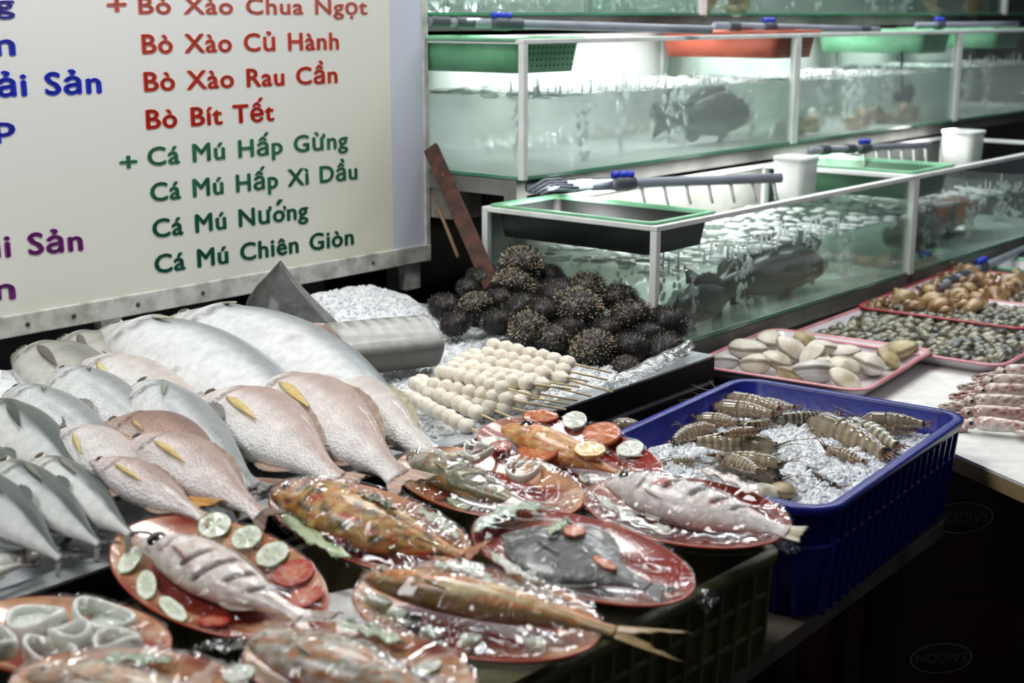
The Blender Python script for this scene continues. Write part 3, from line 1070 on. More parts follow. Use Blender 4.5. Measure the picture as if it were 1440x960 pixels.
fish(PR_SNAP, PG_BREA, (83, 481), (250, 566), zt + .036, zt + .03, 'grey bream tucked beside the second largest silver-white fish', hk=.72, mat=MF_smooth, fins=(DORS,), pec_rgb=(98, 94, 84), pec_len=.24, pec_at=(.26, .12), fin_rgb=(150, 146, 134), eye=.022)
fish(PR_SNAP, PG_SNAPW, (112, 512), (330, 625), zt + .058, zt + .035, 'pale snapper with a thin yellow side fin, between the mullets and the largest fish', hk=.68, fins=(DORS,), pec_rgb=(216, 206, 140), pec_len=.18, pec_at=(.24, -.1), fin_rgb=(214, 208, 196), eye=.02)
fish(PR_MULL, PG_MULL, (78, 531), (232, 622), zt + .052, zt + .05, 'striped silver mullet, upper one of the pair, head against the bream', hk=1.08, fins=(DORS2,), pec_rgb=(140, 142, 132), pec_len=.10, tail_len=.08, tail_spread=.06, pec_at=(.24, .45), fin_rgb=(170, 172, 166), eye=.016)
fish(PR_MULL, PG_MULL, (12, 557), (176, 650), zt + .052, zt + .05, 'striped silver mullet, lower one of the pair, above the dark-finned mackerel', hk=1.05, fins=(DORS2,), pec_rgb=(140, 142, 132), pec_len=.12, pec_at=(.24, .45), fin_rgb=(170, 172, 166), eye=.016)
fish(PR_MULL, pg_mull(5), (192, 550), (352, 690), zt + .062, zt + .05, 'silver mullet with a clear eye lying between the pink snappers', hk=.98, fins=(DORS2,), pec_rgb=(140, 142, 132), pec_len=.15, tail_len=.06, tail_spread=.05, pec_at=(.24, .35), fin_rgb=(150, 152, 148), eye=.022, eye_rgb=((20, 20, 20), (190, 190, 186)))
# pink snappers
fish(PR_SNAP, PG_SNAPW, (432, 531), (612, 645), zt + .058, zt + .04, 'pale yellowish snapper beside the largest fish, nearest the skewers', hk=.66, bend=.015, fins=(DORS, ANAL), fin_rgb=(222, 212, 170), pec_rgb=(226, 214, 160), pec_len=.16, tail_len=.08, tail_spread=.06, eye=.018, eye_rgb=((40, 34, 30), (200, 190, 170)))
fish(PR_SNAP, PG_SNAP, (362, 540), (560, 672), zt + .066, zt + .045, 'pink snapper with a yellow side fin, upper of the two large pink ones', hk=.80, bend=.02, **SN)
fish(PR_SNAP, PG_SNAP, (286, 556), (474, 676), zt + .074, zt + .040, 'largest pink snapper, white belly and yellow side fin, middle of the tray', hk=.90, bend=.02, **SN)
fish(PR_SNAP, PG_SNAPD, (146, 596), (330, 682), zt + .062, zt + .05, 'dark reddish-brown snapper behind the group of pink ones', hk=.78, bend=.05, fins=(DORS, ANAL), fin_rgb=(150, 110, 90), pec_rgb=(200, 168, 120), pec_len=.14, eye=.022, eye_rgb=((26, 18, 16), (110, 56, 44)))
fish(PR_SNAP, PG_SNAPW, (82, 606), (240, 708), zt + .066, zt + .05, 'pale pink snapper with an orange belly fin, lowest under its two neighbours', hk=.72, fins=(('pelvic_fin', .30, .44, .10, -1), DORS), fin_rgb=(214, 150, 52), pec_rgb=(214, 196, 120), pec_len=.18, eye=.022, eye_rgb=((30, 20, 18), (150, 90, 70)))
fish(PR_SNAP, PG_SNAP2, (182, 616), (366, 724), zt + .088, zt + .052, 'pink snapper whose brown tail touches the orange fish plate', hk=.84, bend=.02, tail_rgb=(132, 104, 88), **SN)
fish(PR_SNAP, PG_SNAP2, (130, 645), (287, 728), zt + .092, zt + .05, 'nearest pink snapper with a bright yellow side fin, above the white fish plate', hk=.86, **SNY)
# scads and mackerel at the near end of the tray
SCK = dict(mat=MF_smooth, fins=(DORS2, ANAL), fin_rgb=(120, 126, 122), tail_rgb=(86, 90, 88), fork=.7, tail_spread=.06, tail_len=.09)
fish(PR_SCAD, PG_SCAD, (-22, 572), (128, 690), zt + .055, zt + .045, 'mackerel with a long black side fin at the edge of the tray', hk=1.02, pec_rgb=(38, 42, 46), pec_len=.26, pec_at=(.26, .25), pec_ang=-.18, eye=.024, **SCK)
fish(PR_SCAD, PG_SCADP, (46, 648), (184, 752), zt + .062, zt + .045, 'grey-green scad beside the nearest pink snapper', hk=1.12, pec_rgb=(120, 116, 100), pec_len=.24, pec_at=(.24, .35), pec_ang=-.1, eye=.03, eye_rgb=((30, 28, 24), (200, 186, 150)), **SCK)
fish(PR_SCAD, PG_SCAD, (-6, 652), (140, 766), zt + .075, zt + .045, 'dark-backed scad, second in the row of three', hk=1.12, pec_rgb=(110, 110, 98), pec_len=.24, pec_at=(.24, .35), pec_ang=-.1, eye=.03, eye_rgb=((30, 28, 24), (190, 176, 140)), **SCK)
fish(PR_SCAD, PG_SCAD, (-60, 662), (86, 786), zt + .085, zt + .05, 'dark-backed scad, nearest of the row, cut by the picture edge', hk=1.1, pec_rgb=(90, 94, 88), pec_len=.26, pec_at=(.24, .3), pec_ang=-.1, eye=.03, **SCK)
fish(PR_SCAD, PG_SCAD, (-76, 618), (64, 712), zt + .065, zt + .05, 'green-backed scad half hidden behind the row of scads', hk=1.0, pec_rgb=(90, 94, 88), pec_len=.2, eye=.03, **SCK)
fish(PR_SCAD, PG_BREA, (-75, 812), (84, 770), zt + .035, zt + .028, 'fish at the tray lip showing only its dark forked tail', hk=1.0, mat=MF_smooth, tail_rgb=(70, 68, 66), tail_len=.34, tail_spread=.19, fork=.75, pec_len=0, fins=(ANAL,), fin_rgb=(100, 98, 92))
fish(PR_SNAP, PG_BREA, (-110, 840), (28, 792), zt + .045, zt + .035, 'brownish fish end at the lowest edge of the tray', hk=.6, mat=MF_smooth, tail_rgb=(120, 112, 96), tail_len=.16, pec_len=0, fins=(ANAL,), fin_rgb=(130, 120, 100))
fish(PR_SNAP, PG_SILV, (-70, 752), (95, 742), zt + .030, zt + .030, 'pale fish under the tails of the row of scads', hk=.6, mat=MF_smooth, tail_rgb=(150, 148, 140), tail_len=.16, pec_len=0, fins=(ANAL,), fin_rgb=(150, 148, 140))

# big grey piece of fin standing in the ice
M_greyskin = pigment('grey_skin', rough=0.5, coat=0.15, kind='noise', scale=60, bump=0.35, vary=0.35)
zf = 0.815
pf = G(425, 474, zf)
yv = pf.y + 0.06
def fp(u, v, dy=0.0):
    return GY(u, v, yv + dy)
left = [(352, 458), (341, 440), (348, 420), (362, 400), (378, 384), (393, 367)]
right = [(485, 462), (470, 448), (446, 424), (424, 402), (409, 384), (395, 366)]
rows, cols = [], []
for i in range(13):
    t = i / 12 * 5
    a = int(min(4, t))
    k = t - a
    lu, lv = lerp(left[a][0], left[a + 1][0], k), lerp(left[a][1], left[a + 1][1], k)
    ru, rv = lerp(right[a][0], right[a + 1][0], k), lerp(right[a][1], right[a + 1][1], k)
    wd = (ru - lu) / 1000.0
    row, cr = [], []
    for j in range(20):
        th = 2 * PI * j / 20
        q = math.cos(th)
        u = lerp(lu, ru, .5 + .5 * q)
        v = lerp(lv, rv, .5 + .5 * q) + (10 * (1 - q * q) if i == 0 else 6 * (1 - q * q) * (1 - i / 12))
        dy = -math.sin(th) * (0.010 + 0.22 * wd) + .05 * (i / 12)
        row.append(fp(u, v, dy))
        g = 0.5 + 0.5 * nz(u * .03, v * .03, 1)
        c = mix(lin((32, 34, 32)), lin((74, 76, 71)), .5 + 1.4 * (g - .5) + .5 * nz(u * .11, v * .11, 3))
        cr.append(mix(c, lin((150, 152, 150)), .7 * sstep(.86, .98, q)))
    rows.append(row)
    cols.append(cr)
o = MB().grid(rows, wrap=True, cols=cols, cap0=True, cap1=True).build('ray_fin', M_greyskin, fix=True)
tag(o, 'dark grey pointed piece of ray fin standing in the ice behind the white fish', 'fish piece')

# cut chunk of mackerel
MF_chunk = pigment('mackerel_skin', rough=.5, coat=.12, kind='noise', scale=60, bump=.25, vary=.2)
pa, pb = G(468, 492, 0.862), G(604, 478, 0.852)
Lc = (pb - pa).length
M = frame_at(pa, pb - pa) @ Matrix.Rotation(.50, 4, 'X')
root = empty('mackerel_chunk', M, 'thick cut chunk of silver banded mackerel, pink cut face showing, beside the ray fin', 'fish piece')
rows, cols = [], []
NA = 36
for i in range(25):
    s = i / 24
    row, cr = [], []
    for j in range(NA):
        th = 2 * PI * j / NA
        y = math.cos(th) * .060
        z = math.sin(th) * .044
        k = (abs(math.cos(th)) ** 3.2 + abs(math.sin(th)) ** 3.2) ** (-1 / 3.2)
        row.append((s * Lc + .004 * nz(th * 2, 1), y * k * .92, z * k * .92))
        band = .5 + .5 * math.sin(s * 46 + 2 * math.cos(th * 2) + 2 * nz(s * 8, th * 2))
        c = mix(lin((176, 176, 171)), lin((88, 86, 80)), .9 * band * sstep(-.45, .6, math.cos(th)))
        c = mix(c, lin((74, 66, 58)), .9 * sstep(-.62, -.86, math.cos(th) - .25 * max(0, -math.sin(th))))
        cr.append(mix(c, lin((206, 206, 200)), .5 * math.exp(-((th - PI * .45) / .22) ** 2)))
    rows.append(row)
    cols.append(cr)
MB().grid(rows, wrap=True, cols=cols, cap0=True, cap1=True, flip=True).build('skin', MF_chunk, root)
mb = MB()
rr, cc = [], []
for k in (1.0, .93, .8, .5, .2, .02):
    rr.append([(-.004 - .004 * (1 - k), p[1] * k * .97, p[2] * k * .97) for p in rows[0]])
    base = {1.0: (196, 190, 184), .93: (206, 170, 160), .8: (202, 160, 150), .5: (190, 138, 128), .2: (160, 92, 84), .02: (214, 196, 180)}[k]
    cc.append([mix(lin(base), lin((206, 176, 164)), .4 * (0.5 + .5 * math.sin(4 * 2 * PI * j / NA))) for j in range(NA)])
mb.grid(rr, wrap=True, cols=cc, cap1=True)
mb.build('cut_face', MF_smooth, root, fix=True)['label'] = 'pink cut flesh'
# second, smaller slice leaning at the cut end
pc = G(459, 474, 0.876)
root = empty('mackerel_slice', frame_at(pc, Vector((.30, .95, 0))) @ Matrix.Rotation(R(12), 4, 'Y') @ Matrix.Scale(.80, 4), 'thin pink slice of mackerel leaning on the cut end of the chunk', 'fish piece')
rr = [[(x, p[1] * k * .86, p[2] * k * .86) for p in rows[0]] for x, k in ((-.030, .3), (-.032, .9), (-.030, 1.0), (-.016, 1.0), (-.014, .9), (-.014, .3))]
cc = [[lin(c)] * NA for c in ((176, 116, 106), (206, 168, 158), (196, 190, 184), (190, 186, 180), (206, 168, 158), (180, 120, 110))]
MB().grid(rr, wrap=True, cols=cc, cap0=True, cap1=True).build('slice', MF_smooth, root, fix=True)
# ---------------------------------------------------------------- plates of dressed fish under cling film
from mathutils.bvhtree import BVHTree
M_rimline = surf('orange_rim', (176, 66, 42), rough=.25, coat=.5)
M_film = clear('cling_film', gloss=.030, rough=.055, bump=.9, bscale=14, stretch=(1.6, .7, 1), dist=.010, facing=.20, ridge=22.0, fres=.30)
M_film2 = clear('taut_cling_film', gloss=.022, rough=.05, bump=.6, bscale=11, stretch=(1.6, .7, 1), dist=.010, facing=.12, ridge=30.0, fres=.10)

class Plate:
    pass
M_dish = pigment('red_melamine', rough=.22, coat=.5, kind='noise', scale=30, bump=.0, vary=.10, coat_rough=.05)
def GP(P, u, v, h=0.0):
    """point seen at u, v on the plane h above the plate's foot, along the plate's own normal"""
    d = ray(u, v)
    o = P.o + P.n * h
    return CAM + d * ((o - CAM).dot(P.n) / d.dot(P.n))
def plate(bbox, ry, z, label, mat=0, lean=0.0):
    """lean: degrees by which the far side of the plate is raised on what it rests on"""
    x0, y0, x1, y1 = bbox
    W, H = (x1 - x0) / 2, (y1 - y0) / 2
    cu, cv = (x0 + x1) / 2, (y0 + y1) / 2
    P = Plate()
    t = R(lean)
    P.n = Vector((0, -math.sin(t), math.cos(t)))
    e1, e2 = Vector((1, 0, 0)), Vector((0, math.cos(t), math.sin(t)))
    P.o = G(cu, cv, z + .022) - P.n * .022
    c = GP(P, cu, cv, .022)
    gu = (GP(P, cu + 1, cv, .022) - GP(P, cu - 1, cv, .022)) / 2
    gv = (GP(P, cu, cv + 1, .022) - GP(P, cu, cv - 1, .022)) / 2
    S = ((W * W, W * ry), (W * ry, H * H))
    J = ((gu.dot(e1), gv.dot(e1)), (gu.dot(e2), gv.dot(e2)))
    def mm(A, B):
        return tuple(tuple(sum(A[i][k] * B[k][j] for k in range(2)) for j in range(2)) for i in range(2))
    T = mm(mm(J, S), ((J[0][0], J[1][0]), (J[0][1], J[1][1])))
    a, b_, d = T[0][0], T[0][1], T[1][1]
    l1 = (a + d) / 2 + math.sqrt(((a - d) / 2) ** 2 + b_ * b_)
    l2 = (a + d) / 2 - math.sqrt(((a - d) / 2) ** 2 + b_ * b_)
    yaw = math.atan2(l1 - a, b_) if abs(b_) > 1e-12 else 0.0
    P.A, P.B = math.sqrt(l1), math.sqrt(max(l2, 1e-8))
    x_, y_ = e1 * math.cos(yaw) + e2 * math.sin(yaw), e2 * math.cos(yaw) - e1 * math.sin(yaw)
    P.M = Matrix(((x_.x, y_.x, P.n.x, P.o.x), (x_.y, y_.y, P.n.y, P.o.y), (x_.z, y_.z, P.n.z, P.o.z), (0, 0, 0, 1)))
    P.root = empty('oval_plate', P.M, label, 'plate', None)
    prof = [(0.02, .003), (.30, .003), (.60, .003), (.66, .005), (.75, .009), (.84, .013), (.92, .0175), (.97, .0205), (.985, .0215)]
    pro2 = [(.985, .0215), (1.0, .0215), (1.003, .0195), (.99, .0185)]
    pro3 = [(.99, .0185), (.84, .010), (.68, .001), (.62, 0.0), (.02, 0.0)]
    NK = 96
    red, deep, pea = lin((146, 46, 34)), lin((120, 34, 27)), lin((206, 154, 114))
    def ring(pr):
        return [[(r * P.A * math.cos(2 * PI * k / NK), r * P.B * math.sin(2 * PI * k / NK), zz) for k in range(NK)] for r, zz in pr]
    cols = []
    for r, zz in prof:
        row = []
        for k in range(NK):
            a_ = 2 * PI * k / NK
            n_ = nz(math.cos(a_) * 1.8 + cu * .01, math.sin(a_) * 1.8, r * 2.0)
            c_ = mix(deep, red, .5 + n_)
            if r > .63:      # marbled peach band printed on the border
                c_ = mix(red, pea, (.25 if mat else 1.0) * sstep(-.45 if not mat else .1, .10 if not mat else .3, n_ + .25 * nz(a_ * 5, r * 9)) )
            row.append(c_)
        cols.append(row)
    MB().grid(ring(prof), wrap=True, cols=cols, cap0=True).grid(ring(pro3), wrap=True, cols=[[deep] * NK] * 5, cap1=True).build('dish', M_dish, P.root)
    MB().grid(ring(pro2), wrap=True).build('rim', M_rimline, P.root)
    P.Mi = P.M.inverted()
    P.polys = []
    add_polys(P, MB().grid([[P.M @ Vector(p) for p in rr] for rr in ring(prof)], wrap=True, cap0=True))
    print('plate', label[:30], round(P.A, 3), round(P.B, 3), round(math.degrees(yaw)), 'z', round(P.o.z, 3))
    return P
def add_polys(P, mb):
    P.polys.append(([P.Mi @ Vector(v) for v in mb.v], mb.f))
def on_plate(P, u, v, dz=.004):
    """world point on the plate's upper face seen at u, v"""
    zz = .004
    for _ in range(5):
        p = GP(P, u, v, zz + dz)
        q = P.Mi @ p
        r = math.hypot(q.x / P.A, q.y / P.B)
        zz = .003 if r < .62 else lerp(.003, .0215, min(1.1, (r - .62) / .38))
    q.z = zz + dz
    return p, q, r
def add_obj(P, root):
    """remember a thing lying on the plate, for draping the film"""
    Mw = P.Mi @ root.matrix_basis
    for ch in root.children:
        if ch.type == 'MESH':
            P.polys.append(([Mw @ v.co for v in ch.data.vertices], [tuple(p.vertices) for p in ch.data.polygons]))
    if root.type == 'MESH':
        P.polys.append(([Mw @ v.co for v in root.data.vertices], [tuple(p.vertices) for p in root.data.polygons]))
def dish_fish(P, prof, pg, nose, tail, dz, label, **k):
    A = GP(P, nose[0], nose[1], dz)
    B = GP(P, tail[0], tail[1], dz * .8)
    k.setdefault('mat', MF_cooked)
    k.setdefault('roll', .25)
    r = fish(prof, pg, None, None, 0, 0, label, name='cooked_fish', pts3d=(A, B), up=P.n, **k)
    add_obj(P, r)
    return r
M_veg = pigment('cut_vegetable', rough=.25, coat=.35, kind='noise', scale=120, bump=.15, vary=.10)
def rings(cols):
    return [lin(c) for c in cols]
VEG = {
    'cucumber_slice': ((0.0, (204, 214, 182)), (.30, (222, 230, 208)), (.42, (206, 220, 188)), (.62, (236, 240, 226)), (.90, (232, 238, 220)), (.96, (206, 220, 184)), (1.0, (170, 194, 140))),
    'tomato_slice': ((0.0, (206, 150, 116)), (.25, (196, 92, 66)), (.45, (206, 132, 92)), (.7, (190, 80, 58)), (.92, (184, 58, 42)), (1.0, (164, 44, 34))),
    'carrot_slice': ((0.0, (214, 142, 92)), (.35, (214, 138, 88)), (.5, (200, 112, 66)), (.8, (196, 106, 62)), (1.0, (176, 88, 50))),
    'radish_slice': ((0.0, (222, 226, 214)), (.5, (226, 230, 220)), (.9, (216, 222, 208)), (1.0, (190, 204, 176))),
    'lemon_slice': ((0.0, (226, 210, 150)), (.2, (218, 186, 92)), (.75, (214, 168, 70)), (.86, (228, 206, 150)), (1.0, (206, 150, 48))),
}
def slice_(P, kind, u, v, rpx, label, dz=.006, lean=0.0, squash=1.0, yaw=0.0, group=None, th=.004):
    """a round slice of vegetable on a plate; lean tips it up against the rim"""
    p, q, r = on_plate(P, u, v, dz)
    R_ = rpx * 1.15 / pxm(p)
    out = math.atan2(q.y / P.B, q.x / P.A)
    M = P.M @ Matrix.Translation(q) @ Matrix.Rotation(out, 4, 'Z') @ Matrix.Rotation(-lean, 4, 'Y') @ Matrix.Rotation(yaw, 4, 'Z')
    prof = VEG[kind]
    rows, cols = [], []
    for k, c in prof:
        k = max(k, .03)
        rows.append([(k * R_ * math.cos(2 * PI * i / 28) * (1 + .02 * math.sin(5 * i)), k * R_ * squash * math.sin(2 * PI * i / 28), th / 2 + .0007 * math.sin(i * 1.3) * k) for i in range(28)])
        cols.append([mix(lin(c), lin(tuple(x * .86 for x in c)), .5 + .5 * math.sin(i * 2 * PI / 28 * 9)) if .25 < k < .8 else lin(c) for i in range(28)])
    rows.append([(x, y, -th / 2) for x, y, z in rows[-1]])
    cols.append(cols[-1])
    o = MB().grid(rows, wrap=True, cols=cols, cap0=True, cap1=True).build(kind, M_veg, fix=True)
    o.matrix_world = M
    tag(o, label, 'vegetable slice', group)
    add_obj(P, o)
    return o
def ring_(P, u, v, rpx, label, tube=.0045, squash=1.0, lift=.012, rgb=(218, 222, 204), name='onion_ring', group=None, twist=.1, n=3):
    p, q, r = on_plate(P, u, v, lift)
    R_ = rpx / pxm(p)
    root = MB().color(rgb)
    rows, cols = [], []
    for i in range(32):
        a = 2 * PI * i / 32
        row, cr = [], []
        for j in range(10):
            t = 2 * PI * j / 10
            rr = R_ + tube * math.cos(t) * .55
            row.append((rr * math.cos(a), rr * squash * math.sin(a), tube * 1.7 * math.sin(t) + .004 * math.sin(2 * a + u)))
            cr.append(mix(lin(rgb), lin((238, 240, 232)), .5 + .5 * math.sin(t)))
        rows.append(row)
        cols.append(cr)
    rows.append(rows[0])
    cols.append(cols[0])
    o = MB().grid(rows, wrap=True, cols=cols).build(name, M_veg, fix=True)
    o.matrix_world = P.M @ Matrix.Translation(q) @ Matrix.Rotation(twist, 4, 'Y')
    tag(o, label, 'vegetable slice' if name == 'onion_ring' else 'squid ring', group)
    add_obj(P, o)
    return o
def leaf_(P, pts, wpx, label, rgb=(196, 208, 170), rgb2=(120, 146, 92), dz=.012, name='lettuce_leaf', ruffle=.004, cat='salad leaf', seed=0):
    """ruffled leaf laid along a line of picture points"""
    ctr = [on_plate(P, u, v, dz)[1] for u, v in pts]
    c0 = on_plate(P, pts[0][0], pts[0][1], dz)[0]
    wd = wpx / pxm(c0)
    rows, cols = [], []
    n = 18
    for i in range(n + 1):
        t = i / n * (len(ctr) - 1)
        a = int(min(len(ctr) - 2, t))
        p = ctr[a].lerp(ctr[a + 1], t - a)
        d = (ctr[a + 1] - ctr[a]).normalized()
        s_ = Vector((-d.y, d.x, 0))
        row, cr = [], []
        w_ = wd * (math.sin(PI * (i / n * .86 + .07)) ** .6)
        for j in range(9):
            q = -1 + j / 4
            z = ruffle * (abs(q) ** 1.5) * math.sin(i * 1.1 + seed + 2 * q + 2 * nz(i * .6, seed)) + .004 * nz(i * .7, q * 2, seed)
            row.append(p + s_ * q * w_ + Vector((0, 0, z)))
            cr.append(mix(lin(rgb), lin(rgb2), sstep(.2, 1, abs(q)) * (.5 + .5 * nz(i * .5, q * 2, seed + 3)) + .3 * sstep(0, .5, nz(i * .9, q * 3, seed))))
        rows.append(row)
        cols.append(cr)
    o = MB().sheet(rows, .0014, cols).build(name, M_veg, fix=True)
    o.matrix_world = P.M
    tag(o, label, cat)
    add_obj(P, o)
    return o
def film(P, label, tails=(), seed=0, rough=1.0, taut=False):
    """cling film stretched over everything on the plate and folded under its rim"""
    V, F = [], []
    for vs, fs in P.polys:
        b = len(V)
        V += vs
        F += [tuple(b + i for i in f) for f in fs]
    bvh = BVHTree.FromPolygons([tuple(v) for v in V], F)
    nr, na = 30, 96
    h = []
    for i in range(nr + 1):
        r = i / nr
        row = []
        for j in range(na):
            a = 2 * PI * j / na
            x, y = r * P.A * 1.0 * math.cos(a), r * P.B * 1.0 * math.sin(a)
            hit = bvh.ray_cast(Vector((x, y, .5)), Vector((0, 0, -1)))
            row.append(hit[0].z + .0035 if hit[0] is not None else .0245)
        h.append(row)
    for j in range(na):
        h[nr][j] = max(h[nr][j], .0245)
    z = [r[:] for r in h]
    for it in range(60):
        z2 = [r[:] for r in z]
        for i in range(1, nr):
            for j in range(na):
                av = (z[i - 1][j] + z[i + 1][j]) * .38 + (z[i][j - 1] + z[i][(j + 1) % na]) * .12
                z2[i][j] = max(h[i][j], av)
        c = sum(z2[1]) / na
        z2[0] = [max(max(h[0]), c)] * na
        z = z2
    rows = []
    for i in range(nr + 1):
        r = i / nr * 1.004
        row = []
        for j in range(na):
            a = 2 * PI * j / na
            tl_ = 1.2 + 5.5 * rough * sstep(.15, .85, -r * math.cos(a))
            wr = .0009 * rough * tl_ * (nz(a * 9 + seed, r * 3, seed) + .7 * nz(a * 30, r * 2.0, seed + 2)) * sstep(0.02, .5, r) + .0012 * nz(r * 9, a * 5, seed)
            row.append((r * P.A * math.cos(a), r * P.B * math.sin(a), z[i][j] + .0012 + abs(wr)))
        rows.append(row)
    for r, zz in ((1.014, .020), (1.006, .012), (.93, .0095)):
        rows.append([(r * P.A * math.cos(2 * PI * j / na), r * P.B * math.sin(2 * PI * j / na), zz - .002 + .0016 * nz(j * .9, r * 9, seed)) for j in range(na)])
    rows = rows[1:]
    root = empty('cling_film', P.M, label, 'cling film')
    MB().grid(rows, wrap=True, cap0=True).build('stretched_film', M_film2 if taut else M_film, root)
    for (u, v), (u2, v2), wpx in tails:
        p, q = P.Mi @ GP(P, u, v, .018), P.Mi @ GP(P, u2, v2, -.008)
        d = q - p
        s_ = Vector((-d.y, d.x, 0)).normalized() * (wpx / pxm(GP(P, u, v)))
        rr = []
        for i in range(16):
            t = i / 15
            rr.append([p + d * t + s_ * (k * lerp(.35, 1.0, t)) + Vector((0, 0, .016 * nz(k * 5 + seed, t * 3, u) + .010 * nz(k * 13, t * 6, v))) for k in [-1 + m_ / 11 for m_ in range(23)]])
        MB().grid(rr).build('loose_film_end', M_film, root)
    return root

def pg_cooked(base, cols, seed=0, fr=(14, 5), belly=None, amt=1.0):
    base = lin(base)
    cc = [lin(c) for c in cols]
    bl = lin(belly) if belly else None
    def f(s, y):
        c = base
        for k, q in enumerate(cc):
            n_ = nz(s * fr[0] + k * 5.3 + seed, y * fr[1] + k * 2.1, seed * 1.3 + k)
            c = mix(c, q, amt * sstep(.02, .38, n_))
        if bl:
            c = mix(c, bl, sstep(-.35, -.8, y))
        mo = math.exp(-((y + .12) / .12) ** 2) * sstep(.085, .065, s)
        g = .235 - .05 * (y + .1) ** 2 + .015 * y
        c = mix(c, (0.05, .03, .02), .5 * math.exp(-((s - g) / .008) ** 2) * sstep(.8, .5, abs(y)))
        return mix(c, (0.03, .02, .02), .7 * mo)
    return f
ZP = .772
CK = dict(tail_len=.16, tail_spread=.10, fork=.35)
# plate 1: grilled white fish with cucumber
P1 = plate((150, 718, 458, 890), 30, ZP + .030, 'red marbled oval plate with grilled white fish, cucumber rounds along both edges', lean=11)
dish_fish(P1, PR_SNAP, pg_cooked((232, 222, 215), [(206, 184, 170), (170, 118, 92), (240, 234, 230)], 1, amt=.5), (196, 756), (424, 868), .030, 'grilled white fish with dark slashes on the plate with cucumber rounds', hk=.76, roll=.20, fins=(DORS, ANAL), fin_rgb=(196, 170, 150), pec_rgb=(170, 130, 110), pec_len=.13,
          cuts=((.40, .05, -.7, .5), (.52, .06, -.9, .8), (.64, .06, -.5, .8), (.76, .06, -.4, .8)), eye=.046, eye_at=(.14, .12), eye_rgb=((24, 8, 10), (34, 12, 14)), tail_rgb=(196, 180, 168), **CK)
slice_(P1, 'cucumber_slice', 302, 741, 20, 'cucumber round above the grilled white fish, nearest its head', lean=.3)
slice_(P1, 'cucumber_slice', 347, 757, 19, 'cucumber round above the grilled white fish, middle of three', lean=.3)
slice_(P1, 'cucumber_slice', 383, 780, 21, 'cucumber round above the grilled white fish, nearest its tail', lean=.3)
slice_(P1, 'cucumber_slice', 183, 788, 30, 'long cucumber slice on the near rim by the white fish head', lean=.05, squash=.40, yaw=1.5)
slice_(P1, 'cucumber_slice', 206, 823, 33, 'long cucumber slice on the near rim below the white fish, second', lean=.05, squash=.36, yaw=1.35)
slice_(P1, 'cucumber_slice', 243, 857, 33, 'long cucumber slice on the near rim below the white fish, third', lean=.05, squash=.34, yaw=1.2)
slice_(P1, 'tomato_slice', 414, 806, 26, 'tomato slice by the grilled white fish tail, upper one', lean=.2)
slice_(P1, 'tomato_slice', 428, 840, 24, 'tomato slice by the grilled white fish tail, lower one', lean=.25)
slice_(P1, 'tomato_slice', 300, 874, 19, 'tomato slice at the near rim under the grilled white fish', lean=.3)
film(P1, 'clear cling film over the plate with cucumber rounds', seed=1, rough=.5, taut=True)
# plate 2: orange spiced fish
P2 = plate((373, 668, 662, 804), 38, ZP + .034, 'red oval plate with a thick orange-spiced fish, between the snappers and yellow fish', lean=12)
dish_fish(P2, PR_TREV, pg_cooked((196, 152, 82), [(206, 104, 40), (166, 118, 52), (196, 70, 34), (70, 72, 40), (214, 176, 104)], 3), (384, 690), (652, 782), .038, 'thick fish coated with orange and yellow spice paste', hk=.94, wk=1.05, roll=.38, fins=(), pec_len=.0, eye=.024,
          eye_rgb=((16, 14, 12), (60, 50, 30)), tail_rgb=(190, 120, 60), tail_len=.10, cuts=((.16, .02, -.1, .8),))
leaf_(P2, [(396, 716), (420, 742), (452, 764), (492, 784)], 11, 'pale lettuce leaf along the near edge of the orange-spiced fish', seed=2)
leaf_(P2, [(498, 694), (530, 702), (556, 716)], 7, 'sprig of dark green herb on the orange-spiced fish', rgb=(70, 84, 44), rgb2=(44, 56, 30), dz=.062, name='herb_sprig', cat='herb', seed=4)
leaf_(P2, [(590, 718), (620, 734), (645, 756)], 9, 'pale salad leaf beside the tail of the orange-spiced fish', rgb=(190, 196, 176), rgb2=(150, 150, 120), seed=6)
film(P2, 'clear cling film over the orange-spiced fish', seed=2, rough=1.3)
# plate 3: grey striped fish
P3 = plate((550, 625, 820, 727), 20, ZP + .034, 'red oval plate with a grey-green striped fish and onion rings', lean=9)
dish_fish(P3, PR_SCAD, pg_cooked((126, 124, 92), [(86, 88, 66), (166, 116, 60), (150, 146, 112), (96, 96, 70)], 5, fr=(9, 6)), (572, 640), (748, 716), .034, 'grey-green cooked fish with scored stripes and orange sauce', hk=1.05, wk=1.0, roll=.30, fins=(DORS,), fin_rgb=(150, 130, 80), pec_len=.12, eye=.024, tail_rgb=(140, 120, 70),
          cuts=((.30, .10, -.2, .8), (.42, .10, -.2, .8), (.54, .10, -.2, .8), (.66, .10, -.2, .8)), **CK)
ring_(P3, 674, 640, 21, 'white onion ring behind the grey-green fish, nearer the head', tube=.004)
ring_(P3, 736, 661, 24, 'white onion ring behind the grey-green fish, nearer the tail', tube=.004)
slice_(P3, 'carrot_slice', 612, 694, 30, 'wide flat carrot slice in front of the grey-green fish', squash=.6, dz=.005)
slice_(P3, 'cucumber_slice', 586, 664, 24, 'cucumber slice by the grey-green fish head', squash=.4, yaw=.7, lean=.2)
slice_(P3, 'cucumber_slice', 644, 708, 22, 'cucumber slice at the near rim below the grey-green fish', squash=.4, yaw=1.2, lean=.2)
slice_(P3, 'tomato_slice', 704, 636, 13, 'small tomato slice inside the onion rings', dz=.01)
film(P3, 'clear cling film over the grey-green striped fish', seed=3, rough=1.2)
